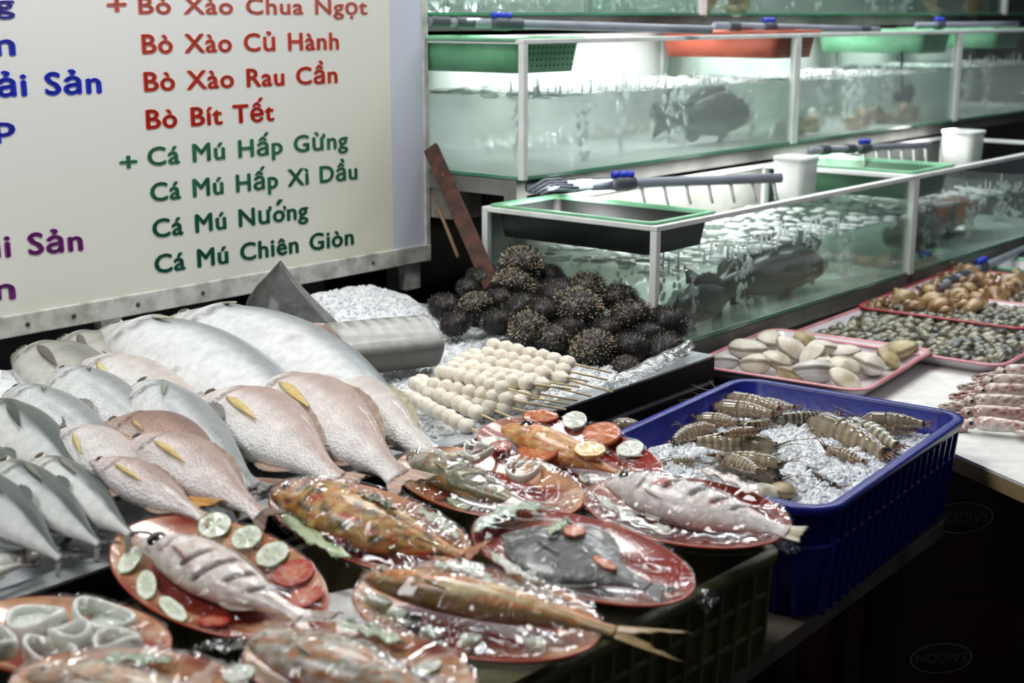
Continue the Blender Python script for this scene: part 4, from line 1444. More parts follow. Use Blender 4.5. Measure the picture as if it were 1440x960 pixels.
# plate 4: orange fish with carrots, at the back
P4 = plate((668, 584, 930, 686), 24, ZP + .040, 'red oval plate with orange fish and carrot slices, below the skewers', mat=1, lean=10)
dish_fish(P4, PR_TREV, pg_cooked((206, 158, 88), [(210, 122, 52), (196, 140, 70), (222, 188, 124), (190, 92, 40)], 7), (706, 600), (868, 664), .030, 'orange sauced fish under carrot slices on the back plate', hk=.86, roll=.30, fins=(DORS,), fin_rgb=(200, 150, 80), pec_len=0, eye=.05, eye_at=(.20, .42),
          eye_rgb=((22, 16, 10), (60, 40, 18)), tail_rgb=(200, 150, 84), **CK)
slice_(P4, 'carrot_slice', 757, 634, 27, 'large orange carrot round leaning on the orange fish', lean=-.25, dz=.026)
slice_(P4, 'carrot_slice', 846, 614, 24, 'orange carrot round behind the orange fish', dz=.012, lean=.2)
slice_(P4, 'lemon_slice', 829, 632, 20, 'yellow lemon wheel on the tail of the orange fish', dz=.040)
slice_(P4, 'radish_slice', 808, 600, 15, 'white radish slice at the back rim of the orange fish plate', lean=.3)
slice_(P4, 'radish_slice', 886, 632, 17, 'white radish slice at the far end of the orange fish plate', lean=.2)
slice_(P4, 'radish_slice', 698, 622, 22, 'white radish slice by the orange fish head', squash=.5, yaw=.6, lean=.3)
slice_(P4, 'carrot_slice', 760, 592, 22, 'carrot slice on the back rim above the orange fish eye', squash=.5, yaw=1.5, lean=.3)
slice_(P4, 'radish_slice', 822, 672, 13, 'small white radish slice at the near rim of the orange fish plate', squash=.5)
film(P4, 'clear cling film over the orange fish with carrots', seed=4, taut=True)
# plate 5: white fish hanging over the crate
P5 = plate((818, 664, 1110, 766), 18, ZP + .030, 'red oval plate with a pale fish, its edge over the blue crate', mat=1, lean=3)
_p5 = pg_cooked((228, 220, 215), [(208, 192, 184), (236, 231, 226)], 9, amt=.6)
def pg_chilli(s, y):
    c = _p5(s, y)
    for cs, cy, r_ in ((.33, .25, .045), (.37, .05, .03), (.30, .0, .025), (.62, -.05, .03), (.66, .2, .025)):
        d = math.hypot((s - cs) / r_, (y - cy) / (r_ * 7))
        c = mix(c, lin((196, 74, 36)), .85 * sstep(1.1, .4, d + .5 * nz(s * 50, y * 16, 2)))
    return c
dish_fish(P5, PR_MULL, pg_chilli, (852, 676), (1108, 748), .036, 'pale fish with red chilli spots, tail sticking out beyond its plate', hk=1.12, roll=.40, fins=(DORS2, PELV), fin_rgb=(214, 206, 190), pec_rgb=(206, 190, 170), pec_len=.12, pec_at=(.27, -.3),
          cuts=((.36, .04, -.1, .9), (.50, .05, -.1, .9), (.62, .05, -.1, .9), (.72, .05, -.1, .9)), eye=.034, eye_at=(.11, .30), eye_rgb=((28, 12, 22), (44, 22, 34)), tail_len=.10, tail_spread=.055, fork=.25, tail_rgb=(214, 208, 176))
leaf_(P5, [(836, 694), (866, 716), (910, 738), (950, 748)], 9, 'pale salad leaf under the belly of the pale fish', rgb=(214, 216, 200), rgb2=(180, 186, 160), seed=9)
leaf_(P5, [(985, 672), (1030, 682), (1072, 700)], 10, 'white onion strip behind the pale fish', rgb=(222, 214, 206), rgb2=(196, 160, 146), name='onion_strip', cat='vegetable strip', seed=10)
film(P5, 'clear cling film over the pale fish by the blue crate', seed=5, tails=(((1060, 752), (1120, 770), 14),), rough=1.4)
# plate 6: dark pomfret
P6 = plate((658, 710, 972, 846), 36, ZP + .030, 'dull red oval plate with a dark grey flat fish, at the crate corner', mat=1, lean=7)
dish_fish(P6, PR_POMF, pg_cooked((84, 87, 86), [(44, 46, 46), (136, 140, 138), (62, 62, 58)], 12), (706, 752), (912, 826), .028, 'dark grey flat-bodied fish lying on the dull red plate', hk=1.0, wk=.8, roll=.12, fins=(('dorsal_fin', .35, .75, .08, 1), ('anal_fin', .35, .75, .08, -1)), fin_rgb=(100, 100, 98),
          pec_rgb=(80, 80, 80), pec_len=.2, pec_at=(.26, -.05), eye=.022, eye_rgb=((20, 20, 20), (150, 150, 146)), tail_rgb=(90, 90, 88), **CK)
slice_(P6, 'carrot_slice', 808, 747, 14, 'small carrot round on top of the dark flat fish', dz=.040)
slice_(P6, 'carrot_slice', 850, 792, 22, 'carrot piece by the tail of the dark flat fish', squash=.35, dz=.030, yaw=.3)
leaf_(P6, [(772, 752), (784, 738), (802, 732)], 9, 'pale green leaf on top of the dark flat fish', rgb=(168, 186, 150), rgb2=(110, 130, 96), dz=.042, seed=13)
leaf_(P6, [(668, 748), (690, 728), (724, 718), (762, 716)], 14, 'pale lettuce leaf at the far rim behind the dark flat fish', rgb=(178, 192, 172), rgb2=(120, 142, 116), seed=14)
leaf_(P6, [(690, 776), (720, 800), (760, 818)], 9, 'white onion strip under the dark flat fish', rgb=(206, 206, 196), rgb2=(170, 160, 146), name='onion_strip', cat='vegetable strip', seed=15)
film(P6, 'clear cling film over the dark flat fish, bunched up beyond the tail', seed=6, tails=(((955, 812), (1004, 850), 26), ((880, 836), (930, 852), 24)), rough=.9, taut=True)
# plate 7: long yellow fish
P7 = plate((492, 788, 844, 924), 22, ZP + .018, 'red oval plate with the long yellow fish whose tail hangs out', lean=4)
dish_fish(P7, PR_MULL, pg_cooked((196, 176, 122), [(150, 132, 84), (214, 128, 48), (226, 212, 172), (196, 116, 44)], 15, fr=(8, 5), belly=(132, 104, 64)), (510, 812), (866, 888), .036, 'long yellow-brown fish, its tail hanging past the plate end', hk=.66, wk=.8, bend=.015, roll=.40, fins=(DORS2,), fin_rgb=(170, 150, 90), pec_rgb=(150, 130, 80), pec_len=.10, eye=.018,
          tail_len=.28, tail_spread=.065, fork=.72, tail_rgb=(176, 146, 92))
for (u, v, rp, lb) in ((532, 846, 17, 'pale zucchini chunk at the rim by the yellow fish head'), (566, 866, 20, 'pale zucchini slice near the rim below the yellow fish'), (606, 890, 18, 'green zucchini slice below the belly of the yellow fish'), (662, 900, 24, 'wide zucchini slice at the near rim of the yellow fish plate'), (752, 904, 18, 'zucchini slice near the tail of the yellow fish')):
    slice_(P7, 'radish_slice', u, v, rp, lb, squash=.55, lean=.35, dz=.012, th=.010).name = 'zucchini_slice'
o = MB().ball((0, 0, 0), (.011, .011, .009), 14, 9).build('black_olive', surf('black_olive_skin', (20, 16, 22), rough=.12, coat=.6))
o.matrix_world = Matrix.Translation(on_plate(P7, 580, 870, .014)[0])
tag(o, 'glossy black olive between the zucchini slices', 'olive')
add_obj(P7, o)
leaf_(P7, [(610, 800), (650, 804), (690, 816)], 13, 'translucent onion strip behind the yellow fish', rgb=(200, 204, 190), rgb2=(160, 166, 146), name='onion_strip', cat='vegetable strip', seed=17)
leaf_(P7, [(706, 818), (750, 830), (790, 846)], 12, 'white cabbage strip behind the yellow fish tail', rgb=(206, 196, 180), rgb2=(180, 130, 110), name='cabbage_strip', cat='vegetable strip', seed=18)
film(P7, 'clear cling film over the long yellow fish', seed=7, rough=1.5)
# plate 8: squid rings
P8 = plate((-70, 834, 240, 948), 6, ZP + .012, 'peach and red oval plate of pale squid rings, cut by the picture edge', lean=3)
for i, (u, v, rp, sq, lb) in enumerate(((52, 876, 42, .8, 'pale squid ring nearest the picture corner'), (146, 872, 46, .62, 'large pale squid ring at the back of its plate'), (166, 908, 34, .7, 'pale squid ring nearest the plate end'), (70, 922, 40, .6, 'pale squid ring at the near rim'), (100, 896, 30, .7, 'pale squid ring in the middle of the heap'), (-10, 905, 34, .7, 'pale squid ring half out of the picture'))):
    ring_(P8, u, v, rp, lb, tube=.008, squash=sq, lift=.014 + .006 * (i % 3), rgb=(200, 208, 190), name='squid_ring', twist=.15 * (-1) ** i)
o = slice_(P8, 'radish_slice', 48, 880, 30, 'pale squid body disc inside the nearest ring', dz=.010, th=.008)
o.name, o['category'] = 'squid_piece', 'squid piece'
o = slice_(P8, 'radish_slice', 146, 876, 34, 'pale squid body disc inside the large ring', dz=.010, th=.008, squash=.6)
o.name, o['category'] = 'squid_piece', 'squid piece'
leaf_(P8, [(96, 904), (140, 900), (176, 904)], 10, 'green herb strip among the squid rings', rgb=(150, 160, 130), rgb2=(96, 110, 80), dz=.02, seed=20)
film(P8, 'clear cling film over the squid rings', seed=8, taut=True)
# plate 9: whitish fish at the bottom
P9 = plate((338, 868, 668, 1012), 20, ZP + .020, 'red oval plate with a whitish fish browned in the middle, nearest the camera', lean=3)
dish_fish(P9, PR_TREV, pg_cooked((206, 196, 180), [(180, 134, 84), (222, 214, 204), (150, 150, 132), (188, 120, 60)], 19), (352, 900), (636, 986), .038, 'whitish fish browned in the middle on the plate nearest the camera', hk=.9, roll=.35, fins=(DORS,), fin_rgb=(190, 180, 160), pec_len=.12, eye=.02, tail_rgb=(190, 170, 140), **CK)
leaf_(P9, [(470, 884), (520, 892), (566, 906)], 14, 'pale green leaf behind the whitish browned fish', rgb=(176, 186, 160), rgb2=(128, 142, 116), seed=21)
slice_(P9, 'radish_slice', 600, 940, 20, 'white radish slice near the tail of the whitish browned fish', squash=.6, lean=.2)
film(P9, 'clear cling film over the whitish browned fish', seed=9, tails=(((345, 905), (300, 900), 34),), rough=1.6)
# plate 10: at the bottom edge
P10 = plate((10, 906, 352, 1030), 4, ZP + .026, 'peach oval plate with a pale fish and leaves at the lowest picture edge', lean=2)
dish_fish(P10, PR_TREV, pg_cooked((212, 176, 146), [(196, 150, 120), (222, 206, 190), (170, 160, 130)], 23), (40, 950), (312, 992), .036, 'peach-coloured fish at the lowest picture edge', hk=.8, roll=.35, fins=(DORS,), fin_rgb=(200, 160, 130), pec_len=.1, eye=.02, **CK)
leaf_(P10, [(120, 938), (180, 930), (240, 934)], 16, 'pale green leaf behind the peach-coloured fish', rgb=(170, 182, 160), rgb2=(120, 140, 112), seed=24)
slice_(P10, 'radish_slice', 336, 948, 20, 'white radish slice by the tail of the peach-coloured fish', lean=.1)
film(P10, 'clear cling film over the peach-coloured fish', seed=10, tails=(((330, 950), (372, 905), 26),), rough=1.5)
# white card under the plates
c = G(474, 862, .7695)
o = MB().box((-.075, -.055, 0), (.075, .055, .004)).build('white_card', M_foam, smooth=False, bevel=.001)
o.matrix_world = place(c, .5)
tag(o, 'piece of white card showing between the plates on the crate', 'card')
# ---------------------------------------------------------------- sea urchins heaped at the tray's far end
M_urch = pigment('urchin_test', rough=.55, coat=.1, kind='noise', scale=90, bump=.6, vary=.4)
M_spine = pigment('urchin_spine', rough=.45, coat=.15, kind='noise', scale=40, bump=0, vary=.2)
def urchin_mesh(seed, pale):
    rnd = random.Random(seed)
    r0, fl = .044, .78
    dk, br, bg = lin((17, 15, 15)), lin((44, 36, 30)), lin((206, 188, 158))
    def colfn(d):
        ph = math.atan2(d.y, d.x)
        m_ = .5 + .5 * math.cos(ph * 10)
        c = mix(dk, br, m_ * .8 * sstep(-.4, .5, d.z))
        return mix(c, bg, pale * .55 * sstep(.25, .6, nz(d.x * 11, d.y * 11, d.z * 11 + seed)) * sstep(-.2, .3, d.z))
    body = MB().ball((0, 0, 0), (r0, r0, r0 * fl), 40, 24, fn=lambda d: 1 + .03 * math.cos(10 * math.atan2(d.y, d.x)) * (1 - abs(d.z)) + .02 * nz(d.x * 6, d.y * 6, d.z * 6), colfn=colfn)
    sp = MB()
    n = 620
    for i in range(n):
        z = 1 - 2 * (i + .5) / n
        ph = i * 2.399963 + rnd.uniform(-.06, .06)
        rr = math.sqrt(1 - z * z)
        d = Vector((rr * math.cos(ph), rr * math.sin(ph), z))
        p = Vector((d.x * r0, d.y * r0, d.z * r0 * fl))
        nrm = Vector((d.x, d.y, d.z / fl)).normalized()
        nrm = (nrm + Vector((rnd.uniform(-.3, .3), rnd.uniform(-.3, .3), rnd.uniform(-.3, .3)))).normalized()
        stub = rnd.random() < pale * (.62 if z > -.1 else .15)
        ln = rnd.uniform(.0025, .0045) if stub else rnd.uniform(.006, .011)
        wd = rnd.uniform(.0013, .0019) if stub else .0010
        x = nrm.cross(Vector((.3, .2, 1))).normalized()
        y = x.cross(nrm)
        tip = mix(bg, br, rnd.uniform(0, .6)) if stub else mix(dk, br, rnd.uniform(0, .7))
        b = len(sp.v)
        for k in range(4):
            a = PI / 2 * k
            sp.vert(p - nrm * .001 + (x * math.cos(a) + y * math.sin(a)) * wd, dk if not stub else tip)
        for k in range(4):
            a = PI / 2 * k
            sp.vert(p + nrm * ln + (x * math.cos(a) + y * math.sin(a)) * wd * (.75 if stub else .3), tip)
        for k in range(4):
            k2 = (k + 1) % 4
            sp.f.append((b + k, b + k2, b + 4 + k2, b + 4 + k))
        sp.f.append((b + 4, b + 5, b + 6, b + 7))
    me1, me2 = body.mesh('test'), sp.mesh('spines', smooth=False)
    me1.materials.append(M_urch)
    me2.materials.append(M_spine)
    return me1, me2
UM = [urchin_mesh(1, .95), urchin_mesh(2, .55), urchin_mesh(3, .12)]
def urchin(u, v, rpx, kind, dist, label):
    """dist: forward distance of the urchin from the camera"""
    p = GY(u, v, dist)
    s = rpx / pxm(p) / .046
    rnd = random.Random(int(u * 7 + v))
    M = place(p, rnd.uniform(0, 6), rnd.uniform(-.35, .35), rnd.uniform(-.35, .35), s)
    root = empty('sea_urchin', M, label, 'sea urchin', 'sea urchins heaped at the tray end')
    for nm, me in (('test', UM[kind][0]), ('spines', UM[kind][1])):
        o = bpy.data.objects.new(nm, me)
        COL.objects.link(o)
        o.parent = root
        if nm == 'spines':
            o['kind'] = 'stuff'
    return root
# u, v, radius, kind, distance, label; the heap leans back from the skewers to the glass tank
UR = [
    (733, 370, 31, 0, 3.16, 'topmost sea urchin, speckled brown, crowning the black heap'),
    (681, 393, 26, 2, 3.22, 'black sea urchin just below the topmost one, by the rusty bar'),
    (722, 402, 31, 0, 3.10, 'speckled sea urchin directly under the topmost one'),
    (775, 389, 21, 2, 3.20, 'small black sea urchin peeping out behind the topmost one, towards the tank'),
    (627, 433, 25, 2, 3.06, 'all-black sea urchin at the end of the heap nearest the fish chunk'),
    (669, 430, 26, 0, 3.04, 'speckled sea urchin second from the fish chunk end of the heap'),
    (640, 455, 22, 2, 2.98, 'black sea urchin in the lowest row beside the ice by the fish chunk'),
    (731, 433, 28, 2, 3.02, 'dark sea urchin in the middle of the heap under the speckled pair'),
    (783, 414, 30, 2, 3.06, 'bluish black sea urchin on the second tier, middle of the heap'),
    (825, 404, 27, 0, 3.12, 'brown speckled sea urchin on the upper tier in front of the tank post'),
    (812, 434, 37, 0, 2.98, 'largest speckled sea urchin, in the centre of the heap'),
    (872, 420, 27, 1, 3.08, 'brown sea urchin on the upper tier beside the tank glass'),
    (886, 448, 34, 1, 2.96, 'dark sea urchin on the middle tier towards the tray end'),
    (938, 455, 31, 2, 2.98, 'black sea urchin at the far end of the heap against the tank'),
    (743, 460, 29, 0, 2.93, 'speckled sea urchin in the lowest row above the skewered balls'),
    (700, 453, 24, 2, 2.96, 'black sea urchin in the lowest row, second from the fish chunk'),
    (781, 476, 26, 1, 2.89, 'dark sea urchin in the lowest row, close behind the skewers'),
    (834, 489, 33, 0, 2.84, 'speckled brown sea urchin in the lowest row by the skewer sticks'),
    (889, 490, 31, 2, 2.86, 'black sea urchin in the lowest row in front of the dark middle one'),
    (932, 492, 31, 2, 2.86, 'black sea urchin at the tray corner, lowest in the heap'),
    (856, 464, 25, 2, 2.93, 'black sea urchin squeezed between the largest one and the tray end'),
    (765, 438, 26, 2, 2.97, 'black sea urchin wedged between the largest one and its neighbours'),
    (706, 420, 22, 2, 3.06, 'black sea urchin in the gap under the speckled pair'),
    (880, 515, 20, 1, 2.80, 'small dark sea urchin at the foot of the heap by the steel lip'),
    (912, 470, 24, 2, 2.92, 'black sea urchin buried in the far end of the heap'),
    (658, 405, 17, 2, 3.16, 'small black sea urchin at the back near the rusty bar'),
    (800, 462, 22, 2, 2.92, 'black sea urchin in shadow under the largest speckled one'),
]
for a in UR:
    urchin(*a)

# clear bag lying on the tray end
M_bag = clear('wet_plastic_bag', gloss=.06, rough=.15, body=.16, bodycol=(220, 224, 222), bump=.5, bscale=40, dist=.01, facing=.35)
rows = []
b0, b1 = G(852, 556, .80), G(972, 494, .815)
dv = b1 - b0
sd_ = Vector((-dv.y, dv.x, 0)).normalized()
for i in range(22):
    t = i / 21
    wv = .022 * math.sin(PI * (t * .9 + .05)) + .004
    rows.append([b0 + dv * t + sd_ * wv * q + Vector((0, 0, .010 + .016 * (1 - q * q) + .006 * nz(t * 9, q * 3, 2))) for q in (-1, -.6, -.2, .2, .6, 1)])
o = MB().sheet(rows, .0008).build('plastic_bag', M_bag)
tag(o, 'crumpled clear plastic bag lying on the tray lip below the urchins', 'bag')

# ---------------------------------------------------------------- skewers of white squid balls
M_ballw = surf('squid_ball_flesh', (240, 234, 220), (226, 216, 196), rough=.42, scale=40, bump=.12, sss=.15, coat=.1)
M_stick = surf('bamboo', (226, 206, 164), (206, 182, 136), rough=.5, scale=60)
BALL = []
for k in range(3):
    mb_ = MB()
    rnd = random.Random(40 + k)
    def bf(d, k=k):
        return 1 + .10 * nz(d.x * 2.2, d.y * 2.2, d.z * 2.2 + k * 7) + .04 * nz(d.x * 6, d.y * 6, d.z * 6 + k)
    mb_.ball((0, 0, 0), (.0125, .0145, .0135), 18, 12, fn=bf)
    me = mb_.mesh('squid_ball')
    me.materials.append(M_ballw)
    BALL.append(me)
def skewer(tip, far, n, z0, z1, label, start=.34):
    """stick point (picture), far end of the row of balls (picture)"""
    A, B = G(tip[0], tip[1], z0), G(far[0], far[1], z1)
    X = (B - A).normalized()
    L = (B - A).length
    root = empty('squid_skewer', frame_at(A, X), label, 'skewer', 'squid ball skewers on the ice')
    MB().tube([(0, 0, 0), (L * .5, 0, .0005), (L, 0, 0)], .0021, 8).build('stick', M_stick, root)
    for i in range(n):
        x = lerp(L * start, L - .008, i / (n - 1))
        o = bpy.data.objects.new('squid_ball', BALL[(i + int(tip[0])) % 3])
        COL.objects.link(o)
        o.parent = root
        sc = (L * (1 - start)) / n / .0200
        o.scale = (sc * 1.05, 1.0, 1.0)
        o.location = (x, .0015 * math.sin(i * 2.1), 0)
        o.rotation_euler = (i * 1.1, 0, 0)
    return root
SK = [   # tip, far end, balls, height at tip, height at far end
    ((860, 524), (690, 484), 7, .862, .880, 'uppermost skewer, along the foot of the urchin heap'),
    ((854, 534), (682, 496), 7, .858, .876, 'second skewer from the urchin heap, on the top layer'),
    ((861, 551), (664, 498), 7, .846, .866, 'skewer whose stick reaches furthest over the steel lip'),
    ((827, 536), (650, 503), 7, .856, .868, 'skewer on the top layer with its stick end between the urchins and the lip'),
    ((831, 557), (640, 510), 7, .842, .862, 'skewer in the middle of the pile, stick over the tray lip, fifth from the urchins'),
    ((815, 544), (632, 516), 7, .850, .862, 'skewer in the middle of the pile with a short stick, sixth from the urchins'),
    ((803, 547), (624, 524), 7, .848, .860, 'skewer in the near part of the top layer, seventh from the urchins'),
    ((812, 563), (636, 534), 7, .828, .840, 'skewer of the lower layer, stick ending furthest along it'),
    ((800, 568), (624, 538), 7, .826, .838, 'skewer of the lower layer below the top pile, second along'),
    ((796, 576), (612, 545), 7, .824, .836, 'skewer of the lower layer below the top pile, third along'),
    ((757, 558), (616, 522), 7, .850, .860, 'front skewer of the top layer, nearest the white fish'),
    ((772, 572), (606, 540), 7, .834, .842, 'front skewer of the second layer, nearest the white fish'),
    ((772, 584), (600, 552), 7, .818, .828, 'skewer at the bottom of the pile, tip just behind the orange fish plate'),
    ((722, 604), (582, 538), 8, .822, .832, 'single skewer lying apart, second from the white fish, tip over the orange fish plate'),
    ((706, 625), (572, 556), 8, .816, .826, 'single skewer lying apart beside the pale fish, nearest of all'),
    ((742, 596), (590, 534), 7, .812, .824, 'skewer half hidden under the front of the pile'),
]
for tip, far, n, z0, z1, lb in SK:
    skewer(tip, far, n, z0 - .006, z1 - .006, lb, start=.35)

# ---------------------------------------------------------------- trays of shellfish on the side table
M_tray = surf('white_enamel', (232, 228, 232), (220, 214, 220), rough=.25, scale=5, coat=.4)
M_pinkrim = surf('pink_rim', (220, 156, 162), (204, 122, 130), rough=.3, scale=10, coat=.4)
M_redtray = surf('red_tray_plastic', (176, 66, 72), (160, 52, 58), rough=.35, scale=6)
def quad_tray(c_l, c_f, c_r, z0, h, label, mat_in, rim_mat, name='shallow_tray'):
    """shallow tray from three picture corners (left, front, right) of its rim"""
    F, Lf, Rt = G(c_f[0], c_f[1], z0 + h), G(c_l[0], c_l[1], z0 + h), G(c_r[0], c_r[1], z0 + h)
    ax = (Rt - F)
    L_ = ax.length
    ax.normalize()
    ay = Vector((-ax.y, ax.x, 0))
    W_ = abs((Lf - F).dot(ay))
    sh = 0
    M = Matrix(((ax.x, ay.x, 0, F.x), (ax.y, ay.y, 0, F.y), (0, 0, 1, z0), (0, 0, 0, 1)))
    root = empty(name, M, label, 'tray')
    def ring(z, g):
        return [(x, y, z) for x, y in rrect(-g, -g, L_ + g, W_ + g, .045, 8)]
    MB().grid([ring(0, -.03), ring(h * .5, -.014), ring(h - .003, -.003)], wrap=True, cap0=True).grid([ring(h - .003, -.005), ring(h * .5, -.017), ring(.003, -.033)], wrap=True, cap1=True).build('dish', mat_in, root)
    MB().grid([ring(h - .003, -.005), ring(h, -.004), ring(h + .001, .004), ring(h - .003, .008), ring(h - .005, .004), ring(h - .003, -.003)], wrap=True).build('rim', rim_mat, root, fix=True)
    return M, L_, W_
ZT = Z_ST
M1, L1, W1 = quad_tray((990, 502), (1215, 549), (1312, 491), ZT + .004, .036, 'white tray with a pink rim full of big pale clams, behind the blue crate', M_tray, M_pinkrim)
M2, L2, W2 = quad_tray((1146, 456), (1408, 514), (1545, 440), ZT + .002, .030, 'long white tray heaped with small olive shells', M_tray, M_pinkrim)
M3, L3, W3 = quad_tray((1236, 418), (1444, 462), (1560, 400), ZT + .004, .034, 'tray of brown whelks and tiny snails, furthest along the side table', M_tray, M_redtray)

M_shell = pigment('shell_chalk', rough=.4, coat=.2, kind='noise', scale=50, bump=.12, vary=.12)
def clam_meshes(name, c1, c2, c3, ridges=14, seed=0, gape=.0):
    """two valves of a clam, unit size about 1 across"""
    a, b, c = lin(c1), lin(c2), lin(c3)
    out = []
    for sg in (1, -1):
        rows, cols = [], []
        for i in range(41):
            t = i / 40
            row, cr = [], []
            for j in range(33):
                ph = -PI + 2 * PI * j / 32
                hx = math.cos(ph) * .56 * (1 + .08 * math.cos(ph))
                hy = math.sin(ph) * .44
                r = t
                z = sg * (.27 * (1 - r ** 2.3) ** .62 + .007 * math.cos(r * ridges * 2 * PI) * (.3 + r) * (r < .97)) + sg * gape * (.5 - hx * r) * .2
                row.append((hx * r + .22 * (1 - r), hy * r, z))
                n_ = nz(hx * r * 3, hy * r * 3, seed)
                cc = mix(a, b, sstep(-.2, .4, n_))
                cc = mix(cc, c, .55 * (.5 + .5 * math.cos(r * ridges * PI)) * sstep(.1, .7, r) * .5 + .6 * sstep(.25, .5, nz(hx * r * 2, hy * r * 2, seed + 5)))
                cc = mix(cc, lin((92, 76, 58)), .8 * sstep(.93, 1.0, r))
                cr.append(cc)
            rows.append(row)
            cols.append(cr)
        me = MB().grid(rows, cols=cols, flip=sg > 0).mesh('valve')
        me.materials.append(M_shell)
        out.append(me)
    return out
CL = [clam_meshes('clam', (226, 220, 206), (206, 198, 178), (186, 172, 146), seed=1),
      clam_meshes('clam', (216, 208, 186), (186, 170, 138), (226, 220, 206), seed=2),
      clam_meshes('clam', (204, 200, 196), (226, 222, 214), (86, 88, 96), seed=7),
      clam_meshes('clam', (172, 152, 104), (140, 122, 84), (206, 190, 150), seed=4)]
def clam(u, v, rpx, kind, z, label, rnd):
    p = G(u, v, z)
    s = 2 * rpx / pxm(p) / .92
    M = place(p, rnd.uniform(0, 6.3), rnd.uniform(-.5, .5), rnd.uniform(-.6, .6), s)
    root = empty('clam', M, label, 'clam', 'big clams on the pink-rimmed tray')
    for me in CL[kind]:
        o = bpy.data.objects.new('valve', me)
        COL.objects.link(o)
        o.parent = root
rnd = random.Random(11)
zc = ZT + .030
CLM = [(1020, 509, 19, 2, .0, 'dark-mouthed clam at the tray end against the steel tray'), (1054, 490, 23, 0, .008, 'big cream clam at the back of its tray, second from the steel tray'),
       (1083, 479, 21, 0, .012, 'round white clam at the back edge of the heap'), (1061, 513, 23, 1, .0, 'cream clam in front of the back pair, near the steel tray'),
       (1090, 506, 20, 1, .006, 'clam with an orange-brown side in the heap by the steel tray'), (1111, 490, 22, 0, .012, 'pale clam in the middle of the back row'),
       (1132, 477, 17, 3, .004, 'small olive clam furthest back by the bare tray floor'), (1138, 523, 28, 2, .002, 'large clam with a dark grey band, front of the tray by the crate'),
       (1143, 500, 22, 0, .014, 'white clam behind the dark-banded one'), (1160, 490, 19, 0, .010, 'white clam behind the middle of the heap, beside the bare tray floor'),
       (1190, 495, 19, 0, .004, 'cream clam standing apart near the bare tray floor'), (1188, 515, 24, 1, .008, 'ribbed cream clam in the front half of the heap'),
       (1186, 534, 22, 1, .0, 'pinkish clam at the front edge just above the blue crate'), (1222, 511, 26, 0, .004, 'big round clam with a dark lip, near the empty end of the tray'),
       (1250, 504, 18, 3, .0, 'brown-orange clam beside the olive one'), (1267, 491, 22, 3, .004, 'olive clam nearest the empty end of the tray'),
       (1110, 527, 18, 3, -.004, 'brown clam wedged low at the front by the blue crate'), (1160, 512, 18, 1, .004, 'cream clam tucked between the dark-banded and the ribbed ones')]
for u, v, r, k, dz, lb in CLM:
    clam(u, v, r, k, zc + dz, lb, rnd)

# small shells in the long tray: cockle-like, many
def small_shell_mesh(c1, c2, seed):
    a, b = lin(c1), lin(c2)
    me = MB().ball((0, 0, 0), (.5, .38, .27), 14, 9, fn=lambda d: 1 + .05 * math.cos(13 * math.atan2(d.y, d.x)) - .15 * max(0, d.x) ** 2 + .05 * nz(d.x * 2 + seed, d.y * 2, d.z * 2),
                   colfn=lambda d: mix(mix(a, b, .5 + .5 * math.cos(11 * d.z + seed)), (.02, .02, .018), .55 * math.exp(-(d.z / .12) ** 2))).mesh('cockle')
    me.materials.append(M_shellwet)
    return me
M_shellwet = pigment('wet_shell', rough=.18, coat=.5, kind='noise', scale=50, bump=.15, vary=.2)
SM = [small_shell_mesh((116, 112, 92), (78, 76, 62), 1), small_shell_mesh((146, 140, 116), (98, 94, 76), 2), small_shell_mesh((92, 94, 84), (60, 62, 56), 3), small_shell_mesh((176, 168, 142), (120, 112, 90), 4)]
LB2 = ['dark olive cockle in the heap on the long white tray', 'tan striped cockle in the heap on the long white tray', 'grey-green cockle in the heap on the long white tray', 'pale ribbed cockle in the heap on the long white tray']
def heap(M, L, W, n, size, seed, x0=.04, x1=None, top=.05, layers=3):
    """poisson-ish heap inside a tray: positions in tray coordinates"""
    rnd = random.Random(seed)
    x1 = x1 or L - .04
    pts = []
    for lay in range(layers):       # fill the lowest layer first, then the ones above it
        miss = 0
        z = .008 + size * .30 + lay * size * .42
        while miss < 900 and len(pts) < n:
            x, y = rnd.uniform(x0, x1), rnd.uniform(.040, W - .040)
            e = min(1, min(x - x0, x1 - x, y - .040, W - y - .040) / .07)
            p = Vector((x, y, z + rnd.uniform(-.002, .002)))
            if z > .012 + size * .3 + top * e or any((p - q).length < size * .62 for q in pts):
                miss += 1
                continue
            miss = 0
            pts.append(p)
    return pts
rnd = random.Random(5)
for p in heap(M2, L2, W2, 300, .037, 3, top=.045, layers=3):
    k = rnd.choice((0, 0, 1, 1, 2, 2, 3))
    o = bpy.data.objects.new('cockle', SM[k])
    COL.objects.link(o)
    o.matrix_world = M2 @ place(p, rnd.uniform(0, 6.3), rnd.uniform(-.7, .7), rnd.uniform(-.8, .8), rnd.uniform(.036, .046))
    tag(o, LB2[k], 'cockle', ('olive', 'tan', 'grey-green', 'pale')[k] + ' cockles on the long tray')
